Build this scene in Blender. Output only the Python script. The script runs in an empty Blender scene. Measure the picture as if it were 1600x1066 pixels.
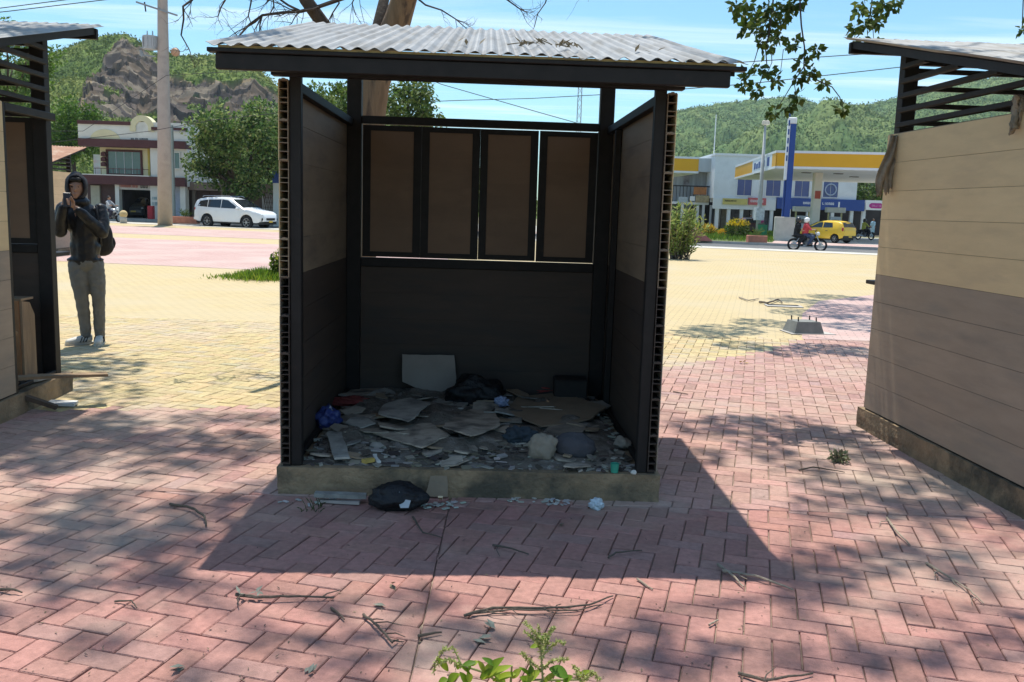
import bpy, bmesh, math, random
import numpy as np
from mathutils import Vector, Matrix, noise
random.seed(7)
rng = np.random.default_rng(7)
sc = bpy.context.scene
COL = sc.collection
PI = math.pi
R = math.radians

# ------------------------------------------------------------------ camera
FOC, PITCH, ROLL, CAMH = 1402.8, .1454, .0316, 1.54
cam_d = bpy.data.cameras.new('camera')
cam = bpy.data.objects.new('camera', cam_d); COL.objects.link(cam)
cam_d.sensor_width = 36; cam_d.lens = FOC / 1600 * 36
cam_d.clip_start = .05; cam_d.clip_end = 6000
cam.matrix_world = Matrix.Translation((0, 0, CAMH)) @ Matrix.Rotation(PI/2 - PITCH, 4, 'X') @ Matrix.Rotation(ROLL, 4, 'Z')
sc.camera = cam

# ------------------------------------------------------------------ sky, sun, exposure
SUNV = Vector((-.075, .32, 1.0)).normalized()          # towards the sun
SUN_EL = math.asin(SUNV.z); SUN_AZ = math.atan2(SUNV.x, SUNV.y)
w = bpy.data.worlds.new('World'); sc.world = w; w.use_nodes = True
nt = w.node_tree; nt.nodes.clear()
def _n(t, **k):
    n = nt.nodes.new(t)
    for a, b in k.items(): setattr(n, a, b)
    return n
sky = _n('ShaderNodeTexSky', sky_type='NISHITA', sun_disc=False)
sky.sun_elevation = SUN_EL; sky.sun_rotation = SUN_AZ
sky.altitude = 50; sky.air_density = 1.0; sky.dust_density = .7; sky.ozone_density = 1.5
tc = _n('ShaderNodeTexCoord')
sep = _n('ShaderNodeSeparateXYZ'); nt.links.new(tc.outputs['Generated'], sep.inputs[0])
zc = _n('ShaderNodeMath', operation='MAXIMUM'); nt.links.new(sep.outputs[2], zc.inputs[0]); zc.inputs[1].default_value = .04
dx = _n('ShaderNodeMath', operation='DIVIDE'); nt.links.new(sep.outputs[0], dx.inputs[0]); nt.links.new(zc.outputs[0], dx.inputs[1])
dy = _n('ShaderNodeMath', operation='DIVIDE'); nt.links.new(sep.outputs[1], dy.inputs[0]); nt.links.new(zc.outputs[0], dy.inputs[1])
cmb = _n('ShaderNodeCombineXYZ'); nt.links.new(dx.outputs[0], cmb.inputs[0]); nt.links.new(dy.outputs[0], cmb.inputs[1])
mp = _n('ShaderNodeMapping'); nt.links.new(cmb.outputs[0], mp.inputs[0])
mp.inputs['Rotation'].default_value = (0, 0, R(-32)); mp.inputs['Scale'].default_value = (.30, 1.25, 1); mp.inputs['Location'].default_value = (2.3, .7, 0)
cn = _n('ShaderNodeTexNoise'); cn.inputs['Scale'].default_value = .9; cn.inputs['Detail'].default_value = 7; cn.inputs['Roughness'].default_value = .6; cn.inputs['Distortion'].default_value = .6
nt.links.new(mp.outputs[0], cn.inputs['Vector'])
cr = _n('ShaderNodeMapRange'); cr.inputs[1].default_value = .49; cr.inputs[2].default_value = .80; cr.inputs[3].default_value = 0; cr.inputs[4].default_value = .66
nt.links.new(cn.outputs[0], cr.inputs[0])
cmix = _n('ShaderNodeMix', data_type='RGBA'); nt.links.new(cr.outputs[0], cmix.inputs[0])
gm = _n('ShaderNodeMix', data_type='RGBA', blend_type='MULTIPLY'); gm.inputs[0].default_value = 1
nt.links.new(sky.outputs[0], gm.inputs[6]); gm.inputs[7].default_value = (.68, .96, 1.03, 1)
nt.links.new(gm.outputs[2], cmix.inputs[6]); cmix.inputs[7].default_value = (7.2, 7.6, 8.0, 1)
bg = _n('ShaderNodeBackground'); bg.inputs[1].default_value = .132
nt.links.new(cmix.outputs[2], bg.inputs[0])
wo = _n('ShaderNodeOutputWorld'); nt.links.new(bg.outputs[0], wo.inputs[0])
sl = bpy.data.lights.new('sun', 'SUN'); sl.energy = 4.6; sl.angle = R(.53); sl.color = (1, .95, .86)
sun = bpy.data.objects.new('sun', sl); COL.objects.link(sun)
sun.rotation_euler = SUNV.to_track_quat('Z', 'Y').to_euler(); sun.location = (0, 0, 60)
sc.view_settings.view_transform = 'Standard'; sc.view_settings.look = 'None'
sc.view_settings.exposure = .42; sc.view_settings.gamma = 1
sc.cycles.max_bounces = 4; sc.cycles.diffuse_bounces = 3; sc.cycles.transparent_max_bounces = 4

# ------------------------------------------------------------------ layout helpers: photograph pixel -> place
_cr, _sr, _cp, _sp = math.cos(ROLL), math.sin(ROLL), math.cos(PITCH), math.sin(PITCH)
def ray(x, y):
    a, b = x - 800, y - 533
    u, v = a*_cr + b*_sr, -a*_sr + b*_cr
    return Vector((u, FOC*_cp - v*_sp, -FOC*_sp - v*_cp))
def G(x, y, z=0.):
    r = ray(x, y); return Vector((0, 0, CAMH)) + r*((z - CAMH)/r.z)
def at(x, y, Y):
    r = ray(x, y); return Vector((0, 0, CAMH)) + r*(Y/r.y)
def pj(p):
    X, Y, Z = p[0], p[1], p[2] - CAMH
    yc, zc_ = Y*_cp - Z*_sp, Y*_sp + Z*_cp
    u, v = FOC*X/yc, -FOC*zc_/yc
    return 800 + u*_cr - v*_sr, 533 + u*_sr + v*_cr

# ------------------------------------------------------------------ materials
MATS = {}
def mat(name, col=(.5, .5, .5), rough=.75, var=.15, vs=4., bump=0., bs=50., dirt=None, ds=2., dlo=.5, dhi=.7, metal=0., spec=.35, attr=False, transl=0., stretch=None, rnd=0., dirt2=None, d2s=20., d2lo=.55, d2hi=.75, d2a=.6):
    if name in MATS: return MATS[name]
    m = bpy.data.materials.new(name); m.use_nodes = True
    t = m.node_tree; L = t.links.new
    p = t.nodes['Principled BSDF']; out = t.nodes['Material Output']
    p.inputs['Roughness'].default_value = rough; p.inputs['Metallic'].default_value = metal
    p.inputs['Specular IOR Level'].default_value = spec
    geo = t.nodes.new('ShaderNodeNewGeometry'); vec = geo.outputs['Position']
    if stretch:
        mpn = t.nodes.new('ShaderNodeMapping'); mpn.inputs['Scale'].default_value = stretch; L(vec, mpn.inputs[0]); vec = mpn.outputs[0]
    if attr:
        a = t.nodes.new('ShaderNodeAttribute'); a.attribute_name = 'Col'; c = a.outputs['Color']
    else:
        a = t.nodes.new('ShaderNodeRGB'); a.outputs[0].default_value = (*col, 1); c = a.outputs[0]
    def noi(s, d=4.):
        n = t.nodes.new('ShaderNodeTexNoise'); n.inputs['Scale'].default_value = s; n.inputs['Detail'].default_value = d
        n.inputs['Roughness'].default_value = .6; L(vec, n.inputs['Vector']); return n.outputs[0]
    if var:
        mr = t.nodes.new('ShaderNodeMapRange'); L(noi(vs), mr.inputs[0])
        mr.inputs[1].default_value = .25; mr.inputs[2].default_value = .75; mr.inputs[3].default_value = 1 - var; mr.inputs[4].default_value = 1 + var
        s = t.nodes.new('ShaderNodeVectorMath'); s.operation = 'SCALE'; L(c, s.inputs[0]); L(mr.outputs[0], s.inputs['Scale']); c = s.outputs[0]
    if rnd:
        oi = t.nodes.new('ShaderNodeObjectInfo'); mr = t.nodes.new('ShaderNodeMapRange'); L(oi.outputs['Random'], mr.inputs[0])
        mr.inputs[3].default_value = 1 - rnd; mr.inputs[4].default_value = 1 + rnd
        s = t.nodes.new('ShaderNodeVectorMath'); s.operation = 'SCALE'; L(c, s.inputs[0]); L(mr.outputs[0], s.inputs['Scale']); c = s.outputs[0]
    if dirt:
        mr = t.nodes.new('ShaderNodeMapRange'); L(noi(ds, 6.), mr.inputs[0]); mr.inputs[1].default_value = dlo; mr.inputs[2].default_value = dhi
        mx = t.nodes.new('ShaderNodeMix'); mx.data_type = 'RGBA'; L(mr.outputs[0], mx.inputs[0]); L(c, mx.inputs[6]); mx.inputs[7].default_value = (*dirt, 1); c = mx.outputs[2]
    if dirt2:
        mr = t.nodes.new('ShaderNodeMapRange'); L(noi(d2s, 8.), mr.inputs[0]); mr.inputs[1].default_value = d2lo; mr.inputs[2].default_value = d2hi; mr.inputs[4].default_value = d2a
        mx = t.nodes.new('ShaderNodeMix'); mx.data_type = 'RGBA'; L(mr.outputs[0], mx.inputs[0]); L(c, mx.inputs[6]); mx.inputs[7].default_value = (*dirt2, 1); c = mx.outputs[2]
    L(c, p.inputs['Base Color'])
    if bump:
        b = t.nodes.new('ShaderNodeBump'); b.inputs['Strength'].default_value = bump; b.inputs['Distance'].default_value = .02
        L(noi(bs, 5.), b.inputs['Height']); L(b.outputs[0], p.inputs['Normal'])
    if transl:
        tr = t.nodes.new('ShaderNodeBsdfTranslucent'); L(c, tr.inputs[0]); ms = t.nodes.new('ShaderNodeMixShader'); ms.inputs[0].default_value = transl
        L(p.outputs[0], ms.inputs[1]); L(tr.outputs[0], ms.inputs[2]); L(ms.outputs[0], out.inputs[0])
    MATS[name] = m; return m

# ------------------------------------------------------------------ mesh builder
class MB:
    def __init__(s): s.v, s.f, s.c, s.cur = [], [], [], (1, 1, 1)
    def add(s, vs, fs):
        o = len(s.v); s.v += [tuple(q) for q in vs]
        for f in fs: s.f.append([i + o for i in f]); s.c.append(s.cur)
    def box(s, x0, x1, y0, y1, z0, z1):
        s.add([(x0,y0,z0),(x1,y0,z0),(x1,y1,z0),(x0,y1,z0),(x0,y0,z1),(x1,y0,z1),(x1,y1,z1),(x0,y1,z1)],
              [(3,2,1,0),(4,5,6,7),(0,1,5,4),(1,2,6,5),(2,3,7,6),(3,0,4,7)]); return s
    def bbox(s, x0, x1, y0, y1, z0, z1, b=.006):      # chamfered box
        bm = bmesh.new(); bmesh.ops.create_cube(bm, size=1)
        for v in bm.verts: v.co = Vector((x0 + (v.co.x+.5)*(x1-x0), y0 + (v.co.y+.5)*(y1-y0), z0 + (v.co.z+.5)*(z1-z0)))
        bmesh.ops.bevel(bm, geom=bm.edges[:], offset=b, segments=1, affect='EDGES')
        bm.verts.index_update(); s.add([v.co for v in bm.verts], [[v.index for v in f.verts] for f in bm.faces]); bm.free(); return s
    def obox(s, M, sx, sy, sz):
        t = MB(); t.box(-sx/2, sx/2, -sy/2, sy/2, -sz/2, sz/2); s.add([M @ Vector(q) for q in t.v], t.f); return s
    def bar(s, a, b, wx, wz, up=(0, 0, 1)):
        a, b = Vector(a), Vector(b); d = (b - a); l = d.length; d.normalize(); u = Vector(up)
        x = d.cross(u); x = x.normalized() if x.length > 1e-5 else Vector((1, 0, 0)); u = x.cross(d)
        M = Matrix((x, d, u)).transposed().to_4x4(); M.translation = (a + b)/2
        return s.obox(M, wx, l, wz)
    def tube(s, pts, rad, n=6, cap=True):
        pts = [Vector(p) for p in pts]; k = len(pts)
        if not hasattr(rad, '__len__'): rad = [rad]*k
        vs, fs = [], []; pu = None
        for i, p in enumerate(pts):
            d = (pts[min(i+1, k-1)] - pts[max(i-1, 0)])
            d = d.normalized() if d.length > 1e-9 else Vector((0, 0, 1))
            if pu is None: pu = Vector((0, 0, 1)) if abs(d.z) < .9 else Vector((1, 0, 0))
            x = d.cross(pu).normalized(); pu = x.cross(d).normalized()
            for j in range(n):
                a = 2*PI*j/n; vs.append(p + (x*math.cos(a) + pu*math.sin(a))*rad[i])
        for i in range(k-1):
            for j in range(n): fs.append((i*n+j, i*n+(j+1) % n, (i+1)*n+(j+1) % n, (i+1)*n+j))
        if cap: fs += [tuple(range(n-1, -1, -1)), tuple(range((k-1)*n, k*n))]
        s.add(vs, fs); return s
    def ell(s, c, r, n=12, m=8):
        c = Vector(c); r = (r, r, r) if not hasattr(r, '__len__') else r
        vs = [c + Vector((0, 0, -r[2]))]; fs = []
        for i in range(1, m):
            t = -PI/2 + PI*i/m
            for j in range(n): a = 2*PI*j/n; vs.append(c + Vector((r[0]*math.cos(t)*math.cos(a), r[1]*math.cos(t)*math.sin(a), r[2]*math.sin(t))))
        vs.append(c + Vector((0, 0, r[2])))
        for j in range(n):
            fs.append((0, 1+(j+1) % n, 1+j)); fs.append((len(vs)-1, 1+(m-2)*n+j, 1+(m-2)*n+(j+1) % n))
        for i in range(m-2):
            for j in range(n): fs.append((1+i*n+j, 1+i*n+(j+1) % n, 1+(i+1)*n+(j+1) % n, 1+(i+1)*n+j))
        s.add(vs, fs); return s
    def cyl(s, a, b, r, n=12): return s.tube([a, b], r, n)
    def prism(s, poly, lo, hi, ax='z'):     # poly of 2d points extruded along an axis
        def P(q, h): return {'z': (q[0], q[1], h), 'y': (q[0], h, q[1]), 'x': (h, q[0], q[1])}[ax]
        k = len(poly); s.add([P(q, lo) for q in poly] + [P(q, hi) for q in poly],
              [tuple(range(k-1, -1, -1)), tuple(range(k, 2*k))] + [(i, (i+1) % k, k+(i+1) % k, k+i) for i in range(k)]); return s
    def torus(s, c, R0, r0, ax='y', n=20, m=6):
        vs, fs = [], []
        for i in range(n):
            a = 2*PI*i/n
            for j in range(m):
                b = 2*PI*j/m; q = R0 + r0*math.cos(b); h = r0*math.sin(b)
                p = (q*math.cos(a), h, q*math.sin(a)) if ax == 'y' else (q*math.cos(a), q*math.sin(a), h)
                vs.append(Vector(c) + Vector(p))
        for i in range(n):
            for j in range(m): fs.append((i*m+j, i*m+(j+1) % m, ((i+1) % n)*m+(j+1) % m, ((i+1) % n)*m+j))
        s.add(vs, fs); return s
    def leaf(s, p, d, nrm, L, W):            # one folded leaf: 4 verts, 2 tris
        p, d, nrm = Vector(p), Vector(d), Vector(nrm); x = d.cross(nrm)
        if x.length < 1e-4: return s
        x.normalize(); o = len(s.v); up = x.cross(d).normalized()
        for q in (p, p + d*L*.45 + x*W/2 + up*W*.12, p + d*L, p + d*L*.45 - x*W/2 + up*W*.12): s.v.append(tuple(q))
        s.f += [[o, o+1, o+2], [o, o+2, o+3]]; s.c += [s.cur]*2; return s
    def mesh(s, name, smooth=False, colors=False):
        me = bpy.data.meshes.new(name); me.from_pydata(s.v, [], s.f)
        if colors:
            ca = me.color_attributes.new('Col', 'FLOAT_COLOR', 'CORNER')
            arr = np.ones((len(me.loops), 4), np.float32); k = 0
            for f, c in zip(s.f, s.c): arr[k:k+len(f), :3] = c; k += len(f)
            ca.data.foreach_set('color', arr.ravel())
        if smooth: me.polygons.foreach_set('use_smooth', [True]*len(me.polygons))
        me.update(); return me
    def build(s, name, m, parent=None, smooth=False, colors=False):
        me = s.mesh(name, smooth, colors); me.materials.append(m)
        return link(name, me, parent)
def link(name, me, parent=None):
    o = bpy.data.objects.new(name, me); COL.objects.link(o)
    if parent is not None: o.parent = parent
    return o
def tag(o, label, cat, group=None):
    o['label'] = label; o['category'] = cat
    if group: o['group'] = group
    return o
def thing(name, label, cat, loc=(0, 0, 0), rz=0., group=None):
    o = bpy.data.objects.new(name, None); COL.objects.link(o); o.empty_display_size = .1
    o.location = loc; o.rotation_euler = (0, 0, rz); return tag(o, label, cat, group)
def struct(o): o['kind'] = 'structure'; return o
def stuff(o, label=None, cat=None):
    o['kind'] = 'stuff'
    if label: o['label'] = label
    if cat: o['category'] = cat
    return o
def rv(): 
    v = rng.normal(size=3); return Vector(v/np.linalg.norm(v))
U = random.uniform
def jit(c, a): k = 1 + U(-a, a); return tuple(max(0, q*k*(1 + U(-a, a)*.4)) for q in c)
def rough_up(me, amp, sc_=8.):              # small uneven displacement of a mesh
    for v in me.vertices: v.co += noise.noise_vector(v.co*sc_)*amp

# ------------------------------------------------------------------ ground, road, paving
YEL, RED, PNK = (.51, .40, .215), (.40, .208, .174), (.50, .34, .305)
m_ground = mat('dry_earth', (.30, .25, .17), .9, .25, .4, dirt=(.16, .2, .06), ds=.08, bump=.3, bs=4)
gb = MB(); gb.add([(-3000, -400, -.09), (3000, -400, -.09), (3000, 4000, -.09), (-3000, 4000, -.09)], [(0, 1, 2, 3)])
struct(gb.build('ground', m_ground))

def brick_sheet_mat(name, c1, c2, cm, ang, dust, sx=1.):
    m = bpy.data.materials.new(name); m.use_nodes = True; t = m.node_tree; L = t.links.new; p = t.nodes['Principled BSDF']
    geo = t.nodes.new('ShaderNodeNewGeometry'); mpn = t.nodes.new('ShaderNodeMapping'); mpn.inputs['Rotation'].default_value = (0, 0, ang)
    L(geo.outputs['Position'], mpn.inputs[0])
    b = t.nodes.new('ShaderNodeTexBrick'); L(mpn.outputs[0], b.inputs['Vector']); b.inputs['Scale'].default_value = 1
    b.inputs['Color1'].default_value = (*c1, 1); b.inputs['Color2'].default_value = (*c2, 1); b.inputs['Mortar'].default_value = (*cm, 1)
    b.inputs['Brick Width'].default_value = .21; b.inputs['Row Height'].default_value = .105; b.inputs['Mortar Size'].default_value = .008; b.inputs['Bias'].default_value = -.2
    n = t.nodes.new('ShaderNodeTexNoise'); n.inputs['Scale'].default_value = .55; n.inputs['Detail'].default_value = 7; L(geo.outputs['Position'], n.inputs['Vector'])
    mr = t.nodes.new('ShaderNodeMapRange'); L(n.outputs[0], mr.inputs[0]); mr.inputs[1].default_value = .42; mr.inputs[2].default_value = .78
    mx = t.nodes.new('ShaderNodeMix'); mx.data_type = 'RGBA'; L(mr.outputs[0], mx.inputs[0]); L(b.outputs[0], mx.inputs[6]); mx.inputs[7].default_value = (*dust, 1)
    L(mx.outputs[2], p.inputs['Base Color']); p.inputs['Roughness'].default_value = .8; p.inputs['Specular IOR Level'].default_value = .3
    return m
m_joint = mat('joint_sand', (.30, .24, .185), .95, .35, 9, bump=.5, bs=80)
m_yfar = brick_sheet_mat('yellow_paving', YEL, (.46, .36, .195), (.32, .255, .15), R(15), (.45, .375, .245))
m_pfar = brick_sheet_mat('pink_paving', PNK, (.47, .29, .26), (.26, .18, .155), R(15), (.50, .39, .345))
YN = 11.5                                    # real pavers up to here, material beyond
def road_line(X, off=0.):                    # near kerb of the road, running obliquely
    return 48.6 - .32*X + off
plz = MB(); plz.add([(-14, .2, -.014), (14, .2, -.014), (14, YN+.3, -.014), (-14, YN+.3, -.014)], [(0, 1, 2, 3)])
plaza = struct(plz.build('plaza_paving', m_joint))
fy = MB(); xs = [-60, -40, -20, 0, 20, 40, 60, 80]
fy.add([(-60, YN, -.001)] + [(80, YN, -.001)] + [(x, road_line(x, -1.6), -.001) for x in xs[::-1]], [tuple(range(10))])
fy.add([(-60, -3, -.02), (-14, -3, -.02), (-14, YN, -.02), (-60, YN, -.02)], [(0, 1, 2, 3)])
fy.add([(14, -3, -.02), (80, -3, -.02), (80, YN, -.02), (14, YN, -.02)], [(0, 1, 2, 3)])
struct(fy.build('yellow_paving', m_yfar))
REDB = [(-40, 5.2), (-10, 5.7), (-3.2, 6.38), (-1.74, 6.7), (0, 7.6), (1.53, 8.97), (3.0, 10.4), (3.75, 11.5), (4.2, 13), (4.75, 14.66), (5.8, 17), (7.7, 19.0), (12, 21), (40, 25)]
def red_limit(x):
    for (a, b), (c, d) in zip(REDB, REDB[1:]):
        if a <= x <= c: return b + (d-b)*(x-a)/(c-a)
    return 25
fr = MB()
pr = [(x, y, .004) for x, y in REDB if y >= 11.4]
fr.add([(40, YN, .004)] + pr[::-1], [tuple(range(len(pr)+1))])
for y0, y1, xl in ((19.8, 31.5, -2), (36.5, 44.5, -4)):
    fr.add([(-40, y0+6, .004), (xl, y0, .004), (xl, y1, .004), (-40, y1+9, .004)], [(0, 1, 2, 3)])
struct(fr.build('pink_paving', m_pfar))

# pavers: 90-degree herringbone, axes turned by -15 degrees, cut along two seams
CELL = .1015; HA = R(-15); ca_, sa_ = math.cos(HA), math.sin(HA)
KX0, KY0, KYAW = -.2044, 4.674, .0347
SITES = [(-.2044, 4.674, .0347), (3.763, 4.66, .055), (-4.40, 4.93, .06)]
def in_plinth(x, y, g=.04):
    for (kx, ky, a) in SITES:
        u = (x-kx)*math.cos(a) + (y-ky)*math.sin(a); v = -(x-kx)*math.sin(a) + (y-ky)*math.cos(a)
        if abs(u) < 1.02-g and g-.01 < v < 2.06-g: return True
    return False
def clip(poly, a, b, c):                     # keep a*x+b*y<=c
    out = []
    for i in range(len(poly)):
        p, q = poly[i], poly[(i+1) % len(poly)]; dp, dq = a*p[0]+b*p[1]-c, a*q[0]+b*q[1]-c
        if dp <= 0: out.append(p)
        if (dp < 0) != (dq < 0) and abs(dp-dq) > 1e-12:
            t = dp/(dp-dq); out.append((p[0]+(q[0]-p[0])*t, p[1]+(q[1]-p[1])*t))
    return out
def area(p): return .5*abs(sum(p[i][0]*p[(i+1) % len(p)][1]-p[(i+1) % len(p)][0]*p[i][1] for i in range(len(p))))
SEAMY, SEAMX = 4.60, -.30
PANELS = [((0, 1, SEAMY-.003), (1, 0, SEAMX), (0., 0.)), ((0, 1, SEAMY-.003), (-1, 0, -SEAMX), (.05, .031)),
          ((0, -1, -SEAMY-.003), (1, 0, SEAMX), (.02, .07)), ((0, -1, -SEAMY-.003), (-1, 0, -SEAMX), (.06, .01))]
def shrink(poly, d):
    cx = sum(p[0] for p in poly)/len(poly); cy = sum(p[1] for p in poly)/len(poly); k = len(poly); L_ = []
    sgn = 1 if sum(poly[i][0]*poly[(i+1) % k][1]-poly[(i+1) % k][0]*poly[i][1] for i in range(k)) > 0 else -1
    for i in range(k):
        p, q = poly[i], poly[(i+1) % k]; e = (q[0]-p[0], q[1]-p[1]); l = math.hypot(*e) or 1e-9
        n = (-e[1]/l*sgn, e[0]/l*sgn); L_.append(((p[0]+n[0]*d, p[1]+n[1]*d), (e[0]/l, e[1]/l)))
    out = []
    for i in range(k):
        (p, d1), (q, d2) = L_[i-1], L_[i]; den = d1[0]*d2[1]-d1[1]*d2[0]
        if abs(den) < 1e-4: out.append(q); continue
        t = ((q[0]-p[0])*d2[1]-(q[1]-p[1])*d2[0])/den; out.append((p[0]+d1[0]*t, p[1]+d1[1]*t))
    return out
def paver_col(x, y, red):
    if red:
        if y > SEAMY: base = (.445, .27, .228)
        else: base = RED
        k = random.random()
        if k < .12: base = tuple(b*.85+.045 for b in base)
        elif k < .26: base = tuple(b*.82 for b in base)
    else:
        base = YEL
        if random.random() < .2: base = (.47, .39, .25)
    return jit(base, .085)
def add_paver(mb, poly, z, tilt=(0, 0)):
    a = shrink(poly, .0022); b = shrink(poly, .0058); k = len(a); b = [(q[0] + U(-.0022, .0022), q[1] + U(-.0022, .0022)) for q in b]
    cx = sum(p[0] for p in poly)/k; cy = sum(p[1] for p in poly)/k
    Z = lambda p, h: (p[0], p[1], h + (p[0]-cx)*tilt[0] + (p[1]-cy)*tilt[1])
    mb.add([Z(p, z-.03) for p in a] + [Z(p, z-.0045) for p in a] + [Z(p, z) for p in b],
           [(i, (i+1) % k, k+(i+1) % k, k+i) for i in range(k)] + [(k+i, k+(i+1) % k, 2*k+(i+1) % k, 2*k+i) for i in range(k)] + [tuple(range(2*k, 3*k))])
pav = []
for pi_, (h1, h2, off) in enumerate(PANELS):
    N = 142
    for ix in range(-N, N):
        for iy in range(-10, N):
            k = (ix - iy) % 4
            if k == 0: cell = (ix, iy, ix+2, iy+1)
            elif k == 3: cell = (ix, iy, ix+1, iy+2)
            else: continue
            c0 = ((cell[0]+cell[2])/2*CELL + off[0], (cell[1]+cell[3])/2*CELL + off[1])
            X, Y = c0[0]*ca_ - c0[1]*sa_, c0[0]*sa_ + c0[1]*ca_
            if not (1.5 < Y < YN + .1) or abs(X - .05*Y) > .60*Y + .9: continue
            if h1[0]*X + h1[1]*Y > h1[2] + .2 or h2[0]*X + h2[1]*Y > h2[2] + .2: continue
            if in_plinth(X, Y, .16): continue
            pl = [(cell[0], cell[1]), (cell[2], cell[1]), (cell[2], cell[3]), (cell[0], cell[3])]
            pl = [(p[0]*CELL+off[0], p[1]*CELL+off[1]) for p in pl]; pl = [(p[0]*ca_-p[1]*sa_, p[0]*sa_+p[1]*ca_) for p in pl]
            full = clip(clip(pl, *h1), *h2)
            if len(full) < 3 or area(full) < .0015: continue
            pav.append((full, k, X, Y, len(full) == 4 and area(full) > 2*CELL*CELL*.995))
seen = []
for q in pav:
    px, py = pj((q[2], q[3], 0))
    if -10 < px < 1610 and py < 1075 and q[4] and q[3] < SEAMY: seen.append((q[3], q))
seen.sort(key=lambda s: s[0]); single_ids = {id(q) for _, q in seen[:300]}
m_pav = mat('paver_concrete', rough=.85, var=.2, vs=30, bump=.5, bs=140, attr=True, dirt=(.50, .405, .32), ds=.6, dlo=.49, dhi=.74, spec=.25, dirt2=(.17, .115, .095), d2s=7, d2lo=.54, d2hi=.74, d2a=.55)
protos = {0: [], 3: []}
for k in (0, 3):
    for j in range(12):
        mb = MB(); mb.cur = paver_col(0, 0, True)
        hx, hy = (CELL, CELL/2) if k == 0 else (CELL/2, CELL)
        q = [(-hx, -hy), (hx, -hy), (hx, hy), (-hx, hy)]; q = [(p[0]*ca_-p[1]*sa_, p[0]*sa_+p[1]*ca_) for p in q]
        add_paver(mb, q, 0); me = mb.mesh('paver', colors=True); me.materials.append(m_pav); protos[k].append(me)
rest = MB()
for q in pav:
    full, k, X, Y, ok = q; z = U(-.0025, .002)
    if id(q) in single_ids:
        o = link('paver', random.choice(protos[k]), plaza); o.location = (X, Y, z); o.rotation_euler = (U(-.008, .008), U(-.008, .008), U(-.006, .006))
    else:
        rest.cur = paver_col(X, Y, Y < red_limit(X)); add_paver(rest, full, z, (U(-.008, .008), U(-.008, .008)))
o = rest.build('pavers', m_pav, plaza, colors=True); o['kind'] = 'stuff'

m_asph = mat('asphalt', (.115, .115, .115), .9, .2, .6, bump=.2, bs=30, dirt=(.17, .16, .15), ds=.3)
m_conc = mat('pale_concrete', (.52, .49, .43), .85, .15, 2, bump=.2, bs=40)
m_conc2 = mat('kerb_concrete', (.40, .38, .35), .85, .2, 3, bump=.2, bs=40)
def strip(name, o0, o1, z, m, x0=-70, x1=80):
    b = MB(); b.add([(x0, road_line(x0, o0), z), (x1, road_line(x1, o0), z), (x1, road_line(x1, o1), z), (x0, road_line(x0, o1), z)], [(0, 1, 2, 3)])
    return struct(b.build(name, m))
strip('near_pavement', -2.4, 0, .012, m_conc)
strip('road', 0, 8.2, -.06, m_asph)
strip('far_pavement', 8.4, 14.5, .07, m_pfar)
def kerb(name, o0, o1, z0, z1):
    b = MB(); q = [(-70, road_line(-70, o0)), (80, road_line(80, o0)), (80, road_line(80, o1)), (-70, road_line(-70, o1))]; b.prism(q, z0, z1); struct(b.build(name, m_conc2))
kerb('near_kerb', -.02, .16, -.07, .03); kerb('far_kerb', 8.2, 8.42, -.07, .09)
strip('forecourt', 14.5, 42, .02, mat('forecourt_concrete', (.46, .44, .40), .85, .2, .5, bump=.1))

# ------------------------------------------------------------------ hills
def worley(x, y, s, seed=0):
    gx, gy = np.floor(x/s), np.floor(y/s); best = np.full(x.shape, 9.); cid = np.zeros(x.shape)
    for i in (-1, 0, 1):
        for j in (-1, 0, 1):
            cx, cy = gx+i, gy+j
            h1 = np.modf(np.abs(np.sin(cx*127.1 + cy*311.7 + seed)*43758.5))[0]; h2 = np.modf(np.abs(np.sin(cx*269.5 + cy*183.3 + seed)*43758.5))[0]
            d = np.hypot((cx+h1)*s - x, (cy+h2)*s - y)/s; m_ = d < best; best = np.where(m_, d, best); cid = np.where(m_, np.modf(h1*7.13 + h2*3.7)[0], cid)
    return best, cid
def vnoise(x, y, s, seed=0):
    out = np.empty(x.shape)
    for i in np.ndindex(x.shape): out[i] = noise.fractal(Vector((x[i]/s + seed, y[i]/s, 0)), .9, 2., 4)
    return out
def inpoly(px, py, poly):
    c = np.zeros(px.shape, bool); n = len(poly)
    for i in range(n):
        (x1, y1), (x2, y2) = poly[i], poly[(i+1) % n]
        if y1 == y2: continue
        c ^= ((y1 > py) != (y2 > py)) & (px < (x2-x1)*(py-y1)/(y2-y1) + x1)
    return c
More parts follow.
